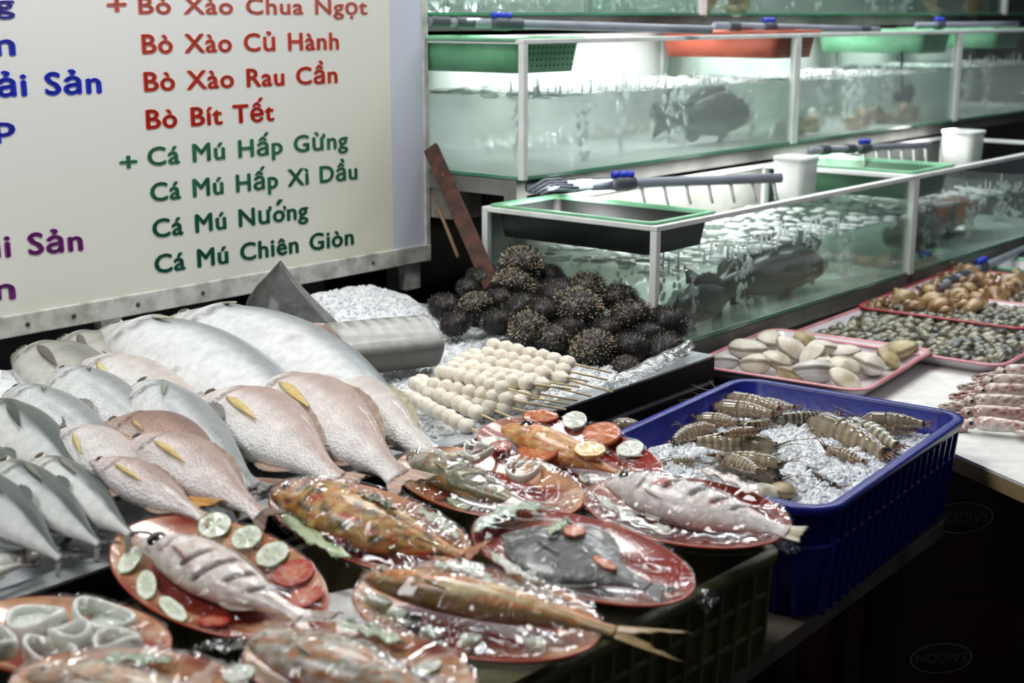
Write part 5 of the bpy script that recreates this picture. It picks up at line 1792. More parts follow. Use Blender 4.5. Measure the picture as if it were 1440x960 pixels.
# whelks: spiral brown shells
def whelk_mesh(c1, c2, c3, seed, tall=1.0):
    a, b, c = lin(c1), lin(c2), lin(c3)
    mb_ = MB()
    rows, cols = [], []
    n = 66
    for i in range(n + 1):
        t = i / n
        ang = t * 3.2 * 2 * PI
        R_ = .02 + .30 * t ** 1.5
        tube_ = .03 + .25 * t ** 1.5
        ctr = Vector((R_ * math.cos(ang), R_ * math.sin(ang), tall * (.62 - .95 * t ** 1.25)))
        row, cr = [], []
        for j in range(12):
            q = 2 * PI * j / 12
            rad = tube_ * (1 + .10 * math.cos(i * 1.6) * (math.sin(q) > .3))
            row.append(ctr + Vector((math.cos(ang), math.sin(ang), 0)) * rad * math.cos(q) + Vector((0, 0, 1)) * rad * 1.15 * math.sin(q))
            cr.append(mix(mix(a, b, .5 + .5 * math.sin(i * .9 + seed)), c, sstep(.1, .5, nz(i * .2, j * .5, seed))))
        rows.append(row)
        cols.append(cr)
    mb_.grid(rows, wrap=True, cols=cols, cap0=True, cap1=True)
    me = mb_.mesh('whelk')
    me.materials.append(M_shellwet)
    return me
WH = [whelk_mesh((176, 142, 98), (128, 92, 58), (206, 178, 136), 1), whelk_mesh((150, 116, 78), (96, 66, 42), (190, 160, 120), 2), whelk_mesh((196, 168, 128), (150, 118, 80), (116, 84, 54), 3)]
LBW = ['light brown whelk in the pile on the far tray', 'dark brown whelk in the pile on the far tray', 'sandy whelk in the pile on the far tray']
for i, p in enumerate(heap(M3, L3, W3, 46, .066, 9, x0=.03, x1=L3 * .95, top=.05, layers=2)):
    q = M3 @ p
    # the whelks fill the end by the tank, tiny snails the near end
    if p.y < W3 * .42:
        continue
    k = rnd.randrange(3)
    o = bpy.data.objects.new('whelk', WH[k])
    COL.objects.link(o)
    o.matrix_world = M3 @ place(p, rnd.uniform(0, 6.3), rnd.uniform(.6, 1.8), rnd.uniform(-.6, .6), rnd.uniform(.070, .090))
    tag(o, LBW[k], 'whelk', ('light brown', 'dark brown', 'sandy')[k] + ' whelks on the far tray')
SN_ = [whelk_mesh((196, 186, 164), (84, 76, 66), (222, 214, 196), 5, .8), whelk_mesh((150, 138, 116), (60, 54, 48), (186, 176, 150), 6, .8)]
LBS = ['tiny pale banded snail beside the whelks', 'tiny dark banded snail beside the whelks']
for p in heap(M3, L3, W3, 190, .026, 21, x0=.03, top=.035):
    if p.y > W3 * .44:
        continue
    k = rnd.randrange(2)
    o = bpy.data.objects.new('snail', SN_[k])
    COL.objects.link(o)
    o.matrix_world = M3 @ place(p, rnd.uniform(0, 6.3), rnd.uniform(0, 1.6), rnd.uniform(-.6, .6), rnd.uniform(.022, .029))
    tag(o, LBS[k], 'snail', ('pale', 'dark') [k] + ' tiny snails on the far tray')
# a loose shell in the gap between the bench and the blue crate
p = G(880, 598, .755)
o = MB().ball((0, 0, 0), (.030, .020, .014), 20, 12, fn=lambda d: 1 + .05 * math.cos(15 * math.atan2(d.y, d.x)), colfn=lambda d: mix(lin((96, 88, 72)), lin((132, 122, 98)), .5 + .5 * nz(d.x * 4, d.y * 4, d.z * 4))).build('oyster', M_shellwet)
o.matrix_world = place(p, .4, .1, .2)
tag(o, 'dull brown oyster in the dark gap between the tray and the blue crate', 'oyster')

# ---------------------------------------------------------------- squid on the white top
M_squid = pigment('squid_skin', rough=.2, coat=.6, kind='noise', scale=130, bump=.2, vary=.35)
def squid(head, end, wpx, label, c1, c2, seed):
    """tentacle end (picture) to mantle tip (picture)"""
    A, B = G(head[0], head[1], ZT + .022), G(end[0], end[1], ZT + .022)
    X = (B - A).normalized()
    L = (B - A).length
    W_ = wpx / pxm(A)
    root = empty('squid', frame_at(A, X), label, 'squid', 'squid on the white table top')
    a, b = lin(c1), lin(c2)
    rows, cols = [], []
    for i in range(25):
        s = i / 24
        r = W_ * (.62 if s < .02 else 1) * (1 - max(0, (s - .1)) ** 2.2 * .98) * (.75 + .25 * sstep(0, .12, s))
        x = L * (.30 + .70 * s)
        rows.append([(x, r * math.cos(2 * PI * j / 18), max(-.021, r * .75 * math.sin(2 * PI * j / 18))) for j in range(18)])
        cols.append([mix(a, b, sstep(-.1, .3, nz(s * 14 + seed, math.cos(2 * PI * j / 18) * 3, math.sin(2 * PI * j / 18) * 3 + seed)) * sstep(-.4, .6, math.sin(2 * PI * j / 18))) for j in range(18)])
    MB().grid(rows, wrap=True, cols=cols, cap0=True, cap1=True, flip=True).build('mantle', M_squid, root)
    rows, cols = [], []
    for i in range(12):
        t = i / 11
        wv = W_ * 1.9 * math.sin(PI * (t * .95 + .03)) ** .8
        rows.append([(L * (.66 + .36 * t), wv * q, -.004 + .004 * math.sin(i + 3 * q) * abs(q)) for q in (-1, -.66, -.33, 0, .33, .66, 1)])
        cols.append([mix(a, b, .5 + .4 * nz(i * .6, q * 3, seed)) for q in range(7)])
    MB().sheet(rows, .003, cols).build('fin', M_squid, root)
    hd = MB().ball((L * .26, 0, -.003), (L * .065, W_ * .62, W_ * .55), 14, 10, colfn=lambda d: mix(a, b, .5 + .5 * nz(d.x * 5, d.y * 5, d.z * 5))).build('head', M_squid, root)
    for sd in (-1, 1):
        MB().ball((L * .26, sd * W_ * .52, .001), .006, 12, 8, colfn=lambda d: (.01, .01, .012) if abs(d.y) > .6 else lin((190, 186, 170))).build('eye', M_eye, root)
    for k in range(8):
        q = -1 + k / 3.5
        pts = [(L * .22 - L * .25 * t * (1 - .1 * abs(q)), q * W_ * (.4 + .5 * t) + .006 * math.sin(4 * t + k), -.012 - .006 * t + .004 * math.sin(5 * t + 2 * k)) for t in [m_ / 7 for m_ in range(8)]]
        mb_ = MB()
        mb_.col = mix(a, b, rnd.random())
        mb_.has = True
        mb_.tube(pts, [lerp(.0052, .0016, m_ / 7) for m_ in range(8)], 7).build('arm', M_squid, root)
SQ = [((1330, 590), (1470, 603), 14, 'pale squid nearest the table edge', (226, 214, 206), (176, 120, 100)),
      ((1318, 578), (1480, 582), 15, 'dark red squid second from the table edge', (190, 160, 150), (120, 50, 46)),
      ((1325, 562), (1475, 564), 14, 'brown speckled squid third from the table edge', (206, 190, 178), (110, 80, 66)),
      ((1340, 548), (1490, 548), 14, 'reddish squid fourth from the table edge', (200, 176, 166), (130, 70, 62)),
      ((1352, 535), (1500, 534), 13, 'brown squid fifth from the table edge', (206, 190, 176), (116, 84, 70)),
      ((1372, 522), (1510, 520), 13, 'pinkish squid furthest from the table edge', (210, 190, 182), (140, 96, 84))]
for i, (h, e, wpx, lb, c1, c2) in enumerate(SQ):
    squid(h, e, wpx, lb, c1, c2, i * 3.1)

# ---------------------------------------------------------------- tiger prawns in the blue crate
M_prawn = pigment('prawn_shell', rough=.22, coat=.5, kind='noise', scale=90, bump=.12, vary=.2)
def prawn(head, tail, label, c1, c2, curl=.5, side=1, thick=1.0, dz=.010, legs_rgb=(150, 112, 76), seed=0, roll=0.0):
    """head end (picture) to tail end (picture) on the crate ice; body arches sideways by curl"""
    A, B = crate_pt(head[0], head[1], dz), crate_pt(tail[0], tail[1], dz)
    A, B = A + (A - B) * .08, B + (B - A) * .08
    X = B - A
    L = X.length
    root = empty('tiger_prawn', frame_at(A, X) @ Matrix.Rotation(roll, 4, 'X'), label, 'prawn', 'tiger prawns on the crate ice')
    a, b = lin(tuple(x * .88 for x in c1)), lin(tuple(x * .58 for x in c2))
    W_ = L * .122 * thick
    def cpt(s):
        return Vector((L * s, side * curl * L * 1.25 * s * (1 - s), 0))
    def rad(s):
        return W_ * (.35 + .65 * sstep(0, .16, s)) * (1 - .62 * sstep(.42, .95, s))
    def tube_part(s0, s1, n, name, seg=False, cf=None):
        rows, cols = [], []
        for i in range(n + 1):
            s = lerp(s0, s1, i / n)
            p = cpt(s)
            t = (cpt(s + .01) - cpt(s - .01)).normalized()
            y = Vector((-t.y, t.x, 0))
            r = rad(s)
            if seg:
                k = ((s - s0) / (s1 - s0) * 6) % 1.0
                r *= 1.0 + .08 * (k - .4)
            row, cr = [], []
            for j in range(16):
                q = 2 * PI * j / 16
                row.append(p + y * r * math.cos(q) * 1.0 + Vector((0, 0, r * 1.05 * math.sin(q))))
                band = sstep(.35, .65, .5 + .5 * math.sin((s - s0) / (s1 - s0) * 6 * 2 * PI * (1 if seg else .45) + .5))
                c = mix(a, mix(b, (.02, .015, .01), .45), band)
                if not seg:
                    c = mix(c, b, .55)
                cr.append(mix(c, lin((206, 190, 160)), .35 * sstep(-.2, -.9, math.cos(q) * side)))
            rows.append(row)
            cols.append(cr)
        return MB().grid(rows, wrap=True, cols=cols, cap0=True, cap1=True, flip=True).build(name, M_prawn, root)
    tube_part(.0, .36, 12, 'carapace')
    tube_part(.355, .88, 30, 'abdomen', True)
    # tail fan
    t = (cpt(.9) - cpt(.86)).normalized()
    y = Vector((-t.y, t.x, 0))
    for k in range(4):
        an = -.55 + .37 * k
        d = t * math.cos(an) + y * math.sin(an)
        s_ = Vector((-d.y, d.x, 0))
        rows = [[cpt(.875) + d * L * .15 * u + s_ * q * L * .020 * math.sin(PI * (u * .85 + .1)) + Vector((0, 0, .002 * k - .001)) for q in (-1, 0, 1)] for u in (0, .25, .5, .75, 1.0)]
        cols = [[mix(b, lin((140, 84, 54)), .5)] * 3] * 3 + [[lin((70, 40, 30))] * 3] * 2
        MB().sheet(rows, .0012, cols).build('tail_fan_blade', M_prawn, root)
    mbc = lin(legs_rgb)
    for k in range(6):
        s = .16 + .11 * k
        p = cpt(s)
        d = Vector((-.35 if k < 3 else .35, -side * 1.0, .25)).normalized()
        q0 = p + Vector((0, -side * rad(s) * .8, -rad(s) * .2))
        m_ = MB()
        m_.col, m_.has = mbc, True
        m_.tube([q0, q0 + d * L * .06, q0 + d * L * .10 + Vector((.01 * (-1) ** k, 0, -.006))], [.0019, .0015, .0007], 6).build('leg', M_prawn, root)
    m_ = MB()
    m_.col, m_.has = mix(a, b, .7), True
    m_.tube([Vector((.004, 0, W_ * .25)), Vector((-L * .06, 0, W_ * .55)), Vector((-L * .14, side * .002, W_ * .85))], [.0024, .0014, .0004], 6).build('rostrum', M_prawn, root)
    for sd in (-1, 1):
        m_ = MB()
        m_.col, m_.has = lin((120, 92, 64)), True
        rr_ = random.Random(seed * 10 + sd)
        m_.tube([Vector((.002, sd * .004, 0)), Vector((-L * .12, sd * L * .05, .012)), Vector((-L * .25, sd * L * (.10 + rr_.uniform(-.03, .08)), .016)), Vector((-L * .42, sd * L * .2, rr_.uniform(.002, .03)))], [.0010, .0008, .0006, .0003], 5).build('antenna', M_prawn, root)
        MB().ball((L * .02, sd * W_ * .45, W_ * .35), .0032, 10, 7, colfn=lambda d: (.008, .007, .007)).build('eye', M_eye, root)
GR, DK, BR_, PL = (150, 140, 112), (66, 62, 50), (128, 92, 58), (190, 178, 148)
PRW = [((982, 590), (1040, 596), 'short brown prawn at the corner of the crate by the fish plates', (150, 120, 80), (82, 58, 38), .35, 1, 1.15, .014),
       ((1008, 573), (1090, 584), 'reddish brown prawn in the back group, second from the crate corner', (146, 108, 74), (84, 48, 36), .3, 1, .95, .020),
       ((1024, 561), (1098, 577), 'prawn with long pale feelers at the back of the crate', (170, 146, 112), (104, 78, 54), .25, 1, .9, .022),
       ((1092, 590), (1160, 582), 'pale striped prawn lying against the back wall of the crate', (196, 188, 164), (110, 102, 84), .15, -1, .85, .012),
       ((1042, 600), (1084, 594), 'small striped prawn curled in front of the back group', (170, 150, 108), (92, 72, 46), .4, -1, 1.15, .012),
       ((1084, 630), (972, 622), 'pale thick prawn curved on top of the stack in the middle', (196, 184, 146), (132, 120, 86), .38, -1, 1.0, .036),
       ((1064, 607), (1014, 612), 'small brown prawn head on top of the pale curved one', (150, 104, 58), (90, 58, 34), .3, -1, 1.0, .060),
       ((1092, 654), (1000, 642), 'pale brown prawn below the curved one in the stack', (180, 160, 120), (116, 92, 60), .25, -1, .85, .030),
       ((1088, 676), (996, 654), 'large dark grey banded prawn under the stack', (112, 110, 92), (54, 54, 46), .34, -1, 1.15, .012),
       ((928, 655), (982, 648), 'greenish prawn half sunk in the ice by the fish plates', (136, 134, 110), (84, 82, 64), .3, 1, 1.0, .004),
       ((1146, 596), (1246, 642), 'big striped prawn in the group by the near crate wall', (150, 132, 92), (76, 62, 42), .22, 1, .98, .014),
       ((1188, 598), (1262, 630), 'black and white banded prawn behind the big striped one', (206, 198, 174), (58, 52, 42), .2, 1, .9, .022),
       ((1216, 592), (1304, 598), 'dark brown prawn furthest along in the crate corner', (96, 62, 42), (52, 32, 24), .28, 1, 1.05, .030),
       ((1234, 604), (1288, 606), 'grey banded prawn under the dark brown one', (160, 152, 130), (70, 62, 52), .2, 1, 1.0, .012),
       ((1164, 632), (1216, 650), 'small broken prawn in front of the big striped one', (176, 146, 104), (96, 70, 46), .2, 1, 1.0, .008),
       ((1176, 686), (1138, 660), 'dark prawn tail poking out of the ice alone', (96, 74, 56), (54, 42, 34), .1, 1, .8, .000),
       ((1000, 604), (948, 622), 'brown striped prawn between the crate corner and the middle stack', (150, 124, 84), (84, 62, 40), .35, -1, 1.0, .012),
       ((1052, 566), (1120, 574), 'dull prawn at the very back of the crate behind the others', (140, 112, 80), (86, 62, 44), .25, 1, .9, .016),
       ((966, 604), (1010, 600), 'dark brown prawn head at the crate corner nearest the plates', (120, 88, 58), (74, 50, 34), .3, 1, 1.1, .022),
       ((1022, 646), (1066, 664), 'thin pale prawn crossing the middle of the stack', (186, 170, 132), (120, 100, 72), .2, 1, .8, .046),
       ((1184, 578), (1160, 590), 'brown prawn standing at the back wall beside the pale striped one', (150, 120, 78), (90, 66, 42), .2, 1, .8, .010)]
for i, (h, t, lb, c1, c2, cu_, sd, th_, dz) in enumerate(PRW):
    prawn(h, t, lb, c1, c2, cu_, sd, th_, dz, seed=i)
for i, (u, v, lb) in enumerate(((1072, 692, 'grey pebble-like clam at the near end of the crate ice'), (1100, 690, 'brown clam beside the grey one at the near end of the crate ice'), (1010, 662, 'translucent ice lump under the stack of prawns'))):
    p = crate_pt(u, v, .010)
    if i < 2:
        root = empty('clam', place(p, i, .2, .1, .05), lb, 'clam')
        for me in CL[3 if i else 1]:
            o = bpy.data.objects.new('valve', me)
            COL.objects.link(o)
            o.parent = root
    else:
        o = MB().ball((0, 0, 0), (.026, .020, .018), 14, 10, fn=lambda d: 1 + .2 * nz(d.x * 2, d.y * 2, d.z * 2)).build('ice_lump', M_bag)
        o.matrix_world = place(p)
        tag(o, lb, 'ice lump')
# ---------------------------------------------------------------- glass tanks in three tiers
M_glass = clear('tank_glass', tint=(248, 252, 250), gloss=.006, rough=.02, facing=.10)
M_glassedge = surf('green_glass_edge', (84, 146, 116), (60, 120, 92), rough=.2, scale=6, coat=.5)
M_rimw = surf('white_frame', (232, 234, 232), (214, 216, 212), rough=.4, scale=12)
M_water = clear('tank_water', tint=(250, 252, 251), gloss=.02, rough=.06, body=.30, bodycol=(232, 235, 234), bump=.5, bscale=16, dist=.02, facing=.14)
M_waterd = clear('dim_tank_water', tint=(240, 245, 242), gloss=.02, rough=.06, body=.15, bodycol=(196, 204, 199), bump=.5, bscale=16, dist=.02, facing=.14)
M_backp = surf('pale_back_panel', (222, 225, 224), (196, 201, 199), rough=.5, scale=4, bump=.05)
M_backd = surf('dark_back_panel', (96, 100, 94), (58, 60, 56), rough=.6, scale=4)
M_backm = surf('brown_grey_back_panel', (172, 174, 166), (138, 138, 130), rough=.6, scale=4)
M_foamw = clear('water_foam', gloss=.03, rough=.2, body=.82, bodycol=(244, 247, 247), bump=.3, bscale=60)
M_pvc = surf('grey_pvc', (136, 142, 152), (120, 126, 136), rough=.4, scale=10)
M_pvcd = surf('dark_fitting', (66, 70, 78), rough=.45)
M_valve = surf('blue_valve', (26, 52, 190), (20, 42, 168), rough=.35, scale=20)
M_spout = surf('white_spout', (226, 230, 230), (200, 206, 206), rough=.35, scale=20)
M_gbasket = surf('green_basket', (126, 184, 146), (100, 160, 122), rough=.4, scale=14, bump=.1)
M_dbasket = surf('dark_green_basket', (30, 38, 34), (18, 22, 20), rough=.45, scale=14)
M_rbasket = surf('red_basket', (186, 92, 70), (160, 72, 54), rough=.4, scale=14)
M_dark = surf('grey_frame', (132, 132, 128), (96, 96, 92), rough=.7, scale=5)  # mid-grey steel of the stand frames and legs
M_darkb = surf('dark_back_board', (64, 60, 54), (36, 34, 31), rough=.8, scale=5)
TA = Vector((1672.0, 1960.0, 0)).normalized()
TB = Vector((-TA.y, TA.x, 0))
def tmat(p):
    return Matrix(((TA.x, TB.x, 0, p.x), (TA.y, TB.y, 0, p.y), (0, 0, 1, p.z), (0, 0, 0, 1)))
def tank(p, L, W, H, label, wl=.62, water=None, back=None, foam=0.5, rim=.016, seed=0, base=None):
    """open glass tank; local x along its long front, y to the back, z up; p is its lower near corner"""
    water, back = water or M_water, back or M_backp
    M = tmat(p)
    root = empty('glass_tank', M, label, 'fish tank')
    g = .006
    for nm, lo, hi in (('front_pane', (0, 0, .008), (L, g, H)), ('end_pane', (0, g, .008), (g, W - g, H)), ('end_pane', (L - g, g, .008), (L, W - g, H))):
        MB().box(lo, hi).build(nm, M_glass, root, smooth=False)
    MB().box((0, W - g, .008), (L, W, H)).build('back_panel', back, root, smooth=False)
    MB().box((.004, .004, 0), (L - .004, W - .004, .008)).build('base_pane', base or M_backp, root, smooth=False)
    MB().box((0, 0, 0), (L, .004, .008)).box((0, .004, 0), (.004, W, .008)).build('glass_edge', M_glassedge, root, smooth=False)
    hr = rim
    m = MB()
    m.box((-.004, -.006, H), (L + .004, hr, H + .012)).box((-.004, W - hr, H), (L + .004, W + .004, H + .012))
    m.box((-.004, hr, H), (hr, W - hr, H + .012)).box((L - hr, hr, H), (L + .004, W - hr, H + .012))
    m.build('rim_frame', M_rimw, root, smooth=False, bevel=.002)
    for x, y in ((-.004, -.006), (L - .012, -.006), (-.004, W - .014), (L - .012, W - .014)):
        MB().box((x, y, 0), (x + .017, y + .018, H)).build('corner_post', M_rimw, root, smooth=False, bevel=.002)
    # water with a rippled top
    zt_ = H * wl
    n1, n2 = 60, 24
    def hz(x, y):
        return zt_ + .006 * nz(x * 9, y * 9, seed) + .004 * nz(x * 25, y * 25, seed)
    e = g + .002
    rows = [[(lerp(e, L - e, i / n1), lerp(e, W - e, j / n2), hz(lerp(0, L, i / n1), lerp(0, W, j / n2))) for j in range(n2 + 1)] for i in range(n1 + 1)]
    mb_ = MB().grid(rows, flip=True)
    ring = [(0, j) for j in range(n2 + 1)] + [(i, n2) for i in range(1, n1 + 1)] + [(n1, j) for j in range(n2 - 1, -1, -1)] + [(i, 0) for i in range(n1 - 1, 0, -1)]
    nb_ = len(mb_.v)
    for i, j in ring:
        mb_.vert((rows[i][j][0], rows[i][j][1], .009))
    K_ = len(ring)
    for k in range(K_):
        a, b = ring[k], ring[(k + 1) % K_]
        mb_.f.append((a[0] * (n2 + 1) + a[1], b[0] * (n2 + 1) + b[1], nb_ + (k + 1) % K_, nb_ + k))
    mb_.f.append(tuple(nb_ + k for k in range(K_)))
    mb_.build('water', water, root, fix=True)
    # foam and splashes where the inlet water falls
    if foam:
        rnd_ = random.Random(seed)
        f = MB()
        for _ in range(int(420 * foam)):
            x = rnd_.uniform(.05, L * .98) if foam > .7 else rnd_.uniform(.03, L * .6)
            y = rnd_.uniform(.03, W - .03)
            r_ = rnd_.uniform(.004, .016)
            f.ball((x, y, hz(x, y) + r_ * .05), (r_ * 1.5, r_ * 1.5, r_ * .4), 8, 5)
        for _ in range(int(60 * foam)):
            x = rnd_.uniform(.04, L * .7)
            y = rnd_.uniform(.02, .10)
            h_ = rnd_.uniform(.015, .05)
            f.tube([(x, y, zt_ - .004), (x + .002, y, zt_ + h_ * .6), (x, y, zt_ + h_)], [.0035, .0022, .0008], 6)
        o = f.build('foam', M_foamw, root)
        o['kind'] = 'stuff'
        b_ = MB()
        for c_ in range(9):
            bx_, by_ = rnd_.uniform(.05, L - .1), rnd_.uniform(.02, W * .4)
            for _ in range(26):
                r_ = rnd_.uniform(.0015, .0075)
                h_ = rnd_.uniform(.02, zt_ - .012)
                b_.ball((bx_ + rnd_.uniform(-.03, .03) * h_ / zt_, by_ + rnd_.uniform(0, .03), h_), (r_, r_, r_ * 1.6), 7, 5)
        o = b_.build('bubbles', M_foamw, root)
        o['kind'] = 'stuff'
    return root
def basket(p, yaw, L, W, H, label, mat, mat2=None, name='plastic_basket', holes=True):
    """perforated basket with a flanged rim hooked on a tank edge"""
    root = empty(name, place(p, yaw), label, 'basket')
    mat2 = mat2 or mat
    def ring(z, g):
        k = .012 * (1 - z / H)
        return [(x, y, z) for x, y in rrect(-L / 2 + k - g, -W / 2 + k - g, L / 2 - k + g, W / 2 - k + g, .02, 5)]
    MB().grid([ring(0, 0), ring(H * .5, 0), ring(H - .01, 0)], wrap=True, cap0=True).grid([ring(H - .01, -.003), ring(.003, -.003)], wrap=True, cap1=True).build('body', mat2, root)
    MB().grid([ring(H - .010, 0), ring(H - .010, .012), ring(H - .001, .013), ring(H, .010), ring(H, -.002), ring(H - .010, -.003)], wrap=True).build('rim', mat, root)
    if holes:
        h = MB()
        for r_ in range(4):
            z = H * (.2 + .17 * r_)
            k = .012 * (1 - z / H)
            for i in range(26):
                x = lerp(-L / 2 + .03, L / 2 - .03, i / 25)
                h.box((x - .0022, -W / 2 + k - .0008, z - .0022), (x + .0022, -W / 2 + k + .001, z + .0022))
            for i in range(12):
                y = lerp(-W / 2 + .03, W / 2 - .03, i / 11)
                h.box((-L / 2 + k - .0008, y - .0022, z - .0022), (-L / 2 + k + .001, y + .0022, z + .0022))
                h.box((L / 2 - k - .001, y - .0022, z - .0022), (L / 2 - k + .0008, y + .0022, z + .0022))
        o = h.build('drain_holes', M_dbasket, root, smooth=False)
        o['kind'] = 'stuff'
    return root
def pipe(p, q, r, label, valve=None, spouts=0, spout_len=.07, fit=()):
    """grey water pipe with a blue tap and drip spouts along it; valve and fittings at fractions of its length"""
    p, q = Vector(p), Vector(q)
    root = empty('water_pipe', Matrix.Translation(p), label, 'pipe')
    d = q - p
    dn = d.normalized()
    MB().tube([d * t for t in (0, .33, .66, 1)], r, 14).build('pipe', M_pvc, root)
    for t in fit:
        MB().tube([d * t - dn * r * 2, d * t + dn * r * 2], r * 1.25, 14).build('fitting', M_pvcd, root, smooth=False)
    if valve is not None:
        c = d * valve
        vb = MB().tube([c - dn * r * 2.6, c - dn * r * 1.2, c + dn * r * 1.2, c + dn * r * 2.6], [r * 1.2, r * 1.5, r * 1.5, r * 1.2], 14).build('valve_body', M_pvcd, root)
        m_ = MB()
        for k in range(3):
            m_.ball(c + dn * r * 1.5 * (k - 1) + Vector((0, 0, r * 1.7)), (r * 1.0, r * 1.0, r * .8), 10, 7)
        m_.bar(c - dn * r * 2.2 + Vector((0, 0, r * 1.5)), c + dn * r * 2.2 + Vector((0, 0, r * 1.5)), r * 1.2, r * .8)
        m_.build('tap_handle', M_valve, vb)
    for k in range(spouts):
        c = d * lerp(.42, .97, k / max(1, spouts - 1))
        MB().tube([c + Vector((0, 0, -r * .6)), c + dn * .006 + Vector((0, 0, -spout_len * .6)), c + dn * .014 + Vector((0, 0, -spout_len))], [r * .42, r * .40, r * .34], 8).build('spout', M_spout, root)
    return root

Z1 = .762
H1 = .277
C1 = G(922, 318, Z1 + H1 + .012)
C1.z = Z1
LW1 = 1.30
# stands carrying the tiers
def stand(p, L, W, z0, z1, label):
    root = empty('tank_stand', tmat(Vector((p.x, p.y, 0))), label, 'stand')
    m = MB().box((0, 0, z1 - .04), (L, .04, z1)).box((0, W - .04, z1 - .04), (L, W, z1)).box((0, .04, z1 - .04), (.04, W - .04, z1)).box((L - .04, .04, z1 - .04), (L, W - .04, z1))
    m.build('top_frame', M_dark, root, smooth=False)
    for x in (0, L - .04):
        for y in (0, W - .04):
            MB().box((x, y, z0), (x + .04, y + .04, z1 - .04)).build('leg', M_dark, root, smooth=False)
    MB().box((.045, W - .035, z0), (L - .045, W - .025, z1 - .045)).build('back_board', M_darkb, root, smooth=False)
    return root
# fluorescent strips over the tanks, under the tier above
def strip(base, x, y, z, L, power, aim_y):
    p = tp_(base, x, y, z)
    return lamp('tank_strip_lamp', p, tp_(base, x, aim_y, z - .4), .10, power, (.93, 1.0, .98), L)
def tp_(base, x, y, z):
    p = base + TA * x + TB * y
    return Vector((p.x, p.y, base.z + z))
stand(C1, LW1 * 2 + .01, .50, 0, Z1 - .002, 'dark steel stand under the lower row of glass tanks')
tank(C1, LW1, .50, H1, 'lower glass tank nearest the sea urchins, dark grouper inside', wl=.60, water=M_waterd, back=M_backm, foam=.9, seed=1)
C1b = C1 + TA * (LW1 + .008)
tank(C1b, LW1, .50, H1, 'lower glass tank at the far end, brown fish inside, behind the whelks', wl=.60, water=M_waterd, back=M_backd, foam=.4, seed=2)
# middle tier
Z2 = 1.105
C2 = G(735, 254, Z2)
H2 = .325
C2.z = Z2
tt = (G(1129, 203, Z2) - C2).dot(TA)
stand(C2 + TB * .02, tt * 2 + .9, .46, 0, Z2 - .002, 'dark steel stand carrying the middle row of tanks behind the lower ones')
tank(C2, tt, .50, H2, 'middle glass tank beside the menu board, green basket hanging in it', wl=.60, water=M_water, back=M_backp, foam=1.0, seed=3)
C2b = C2 + TA * (tt + .012)
t2 = (G(1366, 172, Z2) - C2b).dot(TA)
tank(C2b, t2, .50, H2, 'middle glass tank with a red basket corner and shells on its floor', wl=.58, water=M_water, back=M_backp, foam=.8, seed=4)
C2c = C2b + TA * (t2 + .012)
tank(C2c, 1.1, .50, H2, 'middle glass tank at the far end of the row', wl=.60, water=M_water, back=M_backp, foam=.5, seed=5)
# top tier
Z3 = 1.497
C3 = C2 + TB * .40 - TA * .22
C3.z = Z3
stand(C3 + TB * .13, 4.2, .42, 0, Z3 - .002, 'dark steel stand carrying the top row of tanks')
pA = GY(986, 28, 3.9)
def along(u, base):
    """distance along the tank direction from base to picture column u"""
    lo_, hi_ = 0.0, 12.0
    for _ in range(50):
        md = (lo_ + hi_) / 2
        q = base + TA * md
        d = q - CAM
        uu = 720 + FPX * d.x / (d.y * CP - d.z * SP)
        if uu < u:
            lo_ = md
        else:
            hi_ = md
    return lo_
a1 = along(986, C3)
tank(C3, a1, .5, .34, 'top glass tank above the green basket, grey water', wl=.75, water=M_waterd, back=M_backp, foam=.5, seed=6)
C3b = C3 + TA * (a1 + .012)
a2 = along(1412, C3b)
tank(C3b, a2, .5, .34, 'top glass tank further along with pale shells inside', wl=.75, water=M_waterd, back=M_backp, foam=.5, seed=7)
C3c = C3b + TA * (a2 + .012)
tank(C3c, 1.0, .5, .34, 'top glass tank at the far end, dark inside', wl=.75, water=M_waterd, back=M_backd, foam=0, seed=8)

def tp_(base, x, y, z):
    p = base + TA * x + TB * y
    return Vector((p.x, p.y, base.z + z))
YA = math.atan2(TA.y, TA.x)
# ---------------------------------------------------------------- baskets and pipes of the tanks
basket(tp_(C1, .135, .25, .217), YA + PI / 2, .46, .24, .078, 'dark basket with a pale green rim hanging in the lower tank by the urchins', M_gbasket, M_dbasket, holes=False)
basket(tp_(C1b, .15, .24, .212), YA + PI / 2, .44, .27, .085, 'green basket hanging in the far lower tank', M_gbasket, surf('green_basket_side', (74, 112, 86), rough=.45))
basket(tp_(C2, .13, .24, .255), YA + PI / 2, .44, .25, .085, 'mint green basket hanging in the middle tank beside the menu board', M_gbasket)
basket(tp_(C2b, -.13 + .17, .24, .262), YA + PI / 2, .43, .26, .085, 'red basket hanging in the second middle tank', M_rbasket)
basket(tp_(C2b, t2 - .13, .24, .255), YA + PI / 2, .43, .25, .085, 'green basket hanging in the end of the second middle tank', M_gbasket)
basket(tp_(C2c, .55, .24, .262), YA + PI / 2, .43, .26, .08, 'green basket in the furthest middle tank', M_gbasket)
pipe(G(752, 262, Z1 + H1 + .045), G(1098, 250, Z1 + H1 + .045), .013, 'grey water pipe with a blue tap over the dark basket', valve=.345, spouts=7, spout_len=.06, fit=(.0, .12, .26))
pipe(GY(1140, 212, 4.15), GY(1306, 204, 4.75), .012, 'grey water pipe with a blue tap over the far green basket', valve=.42, spouts=6, spout_len=.06, fit=(.1, .3))
pipe(GY(592, 30, 3.62), GY(1000, 42, 3.95), .012, 'grey water pipe with a blue tap under the top tank', valve=.26, fit=(.06, .14, .30))
pipe(GY(1005, 36, 4.35), GY(1235, 42, 4.95), .012, 'grey water pipe with a blue tap above the red basket', valve=.30, fit=(.1, .9))
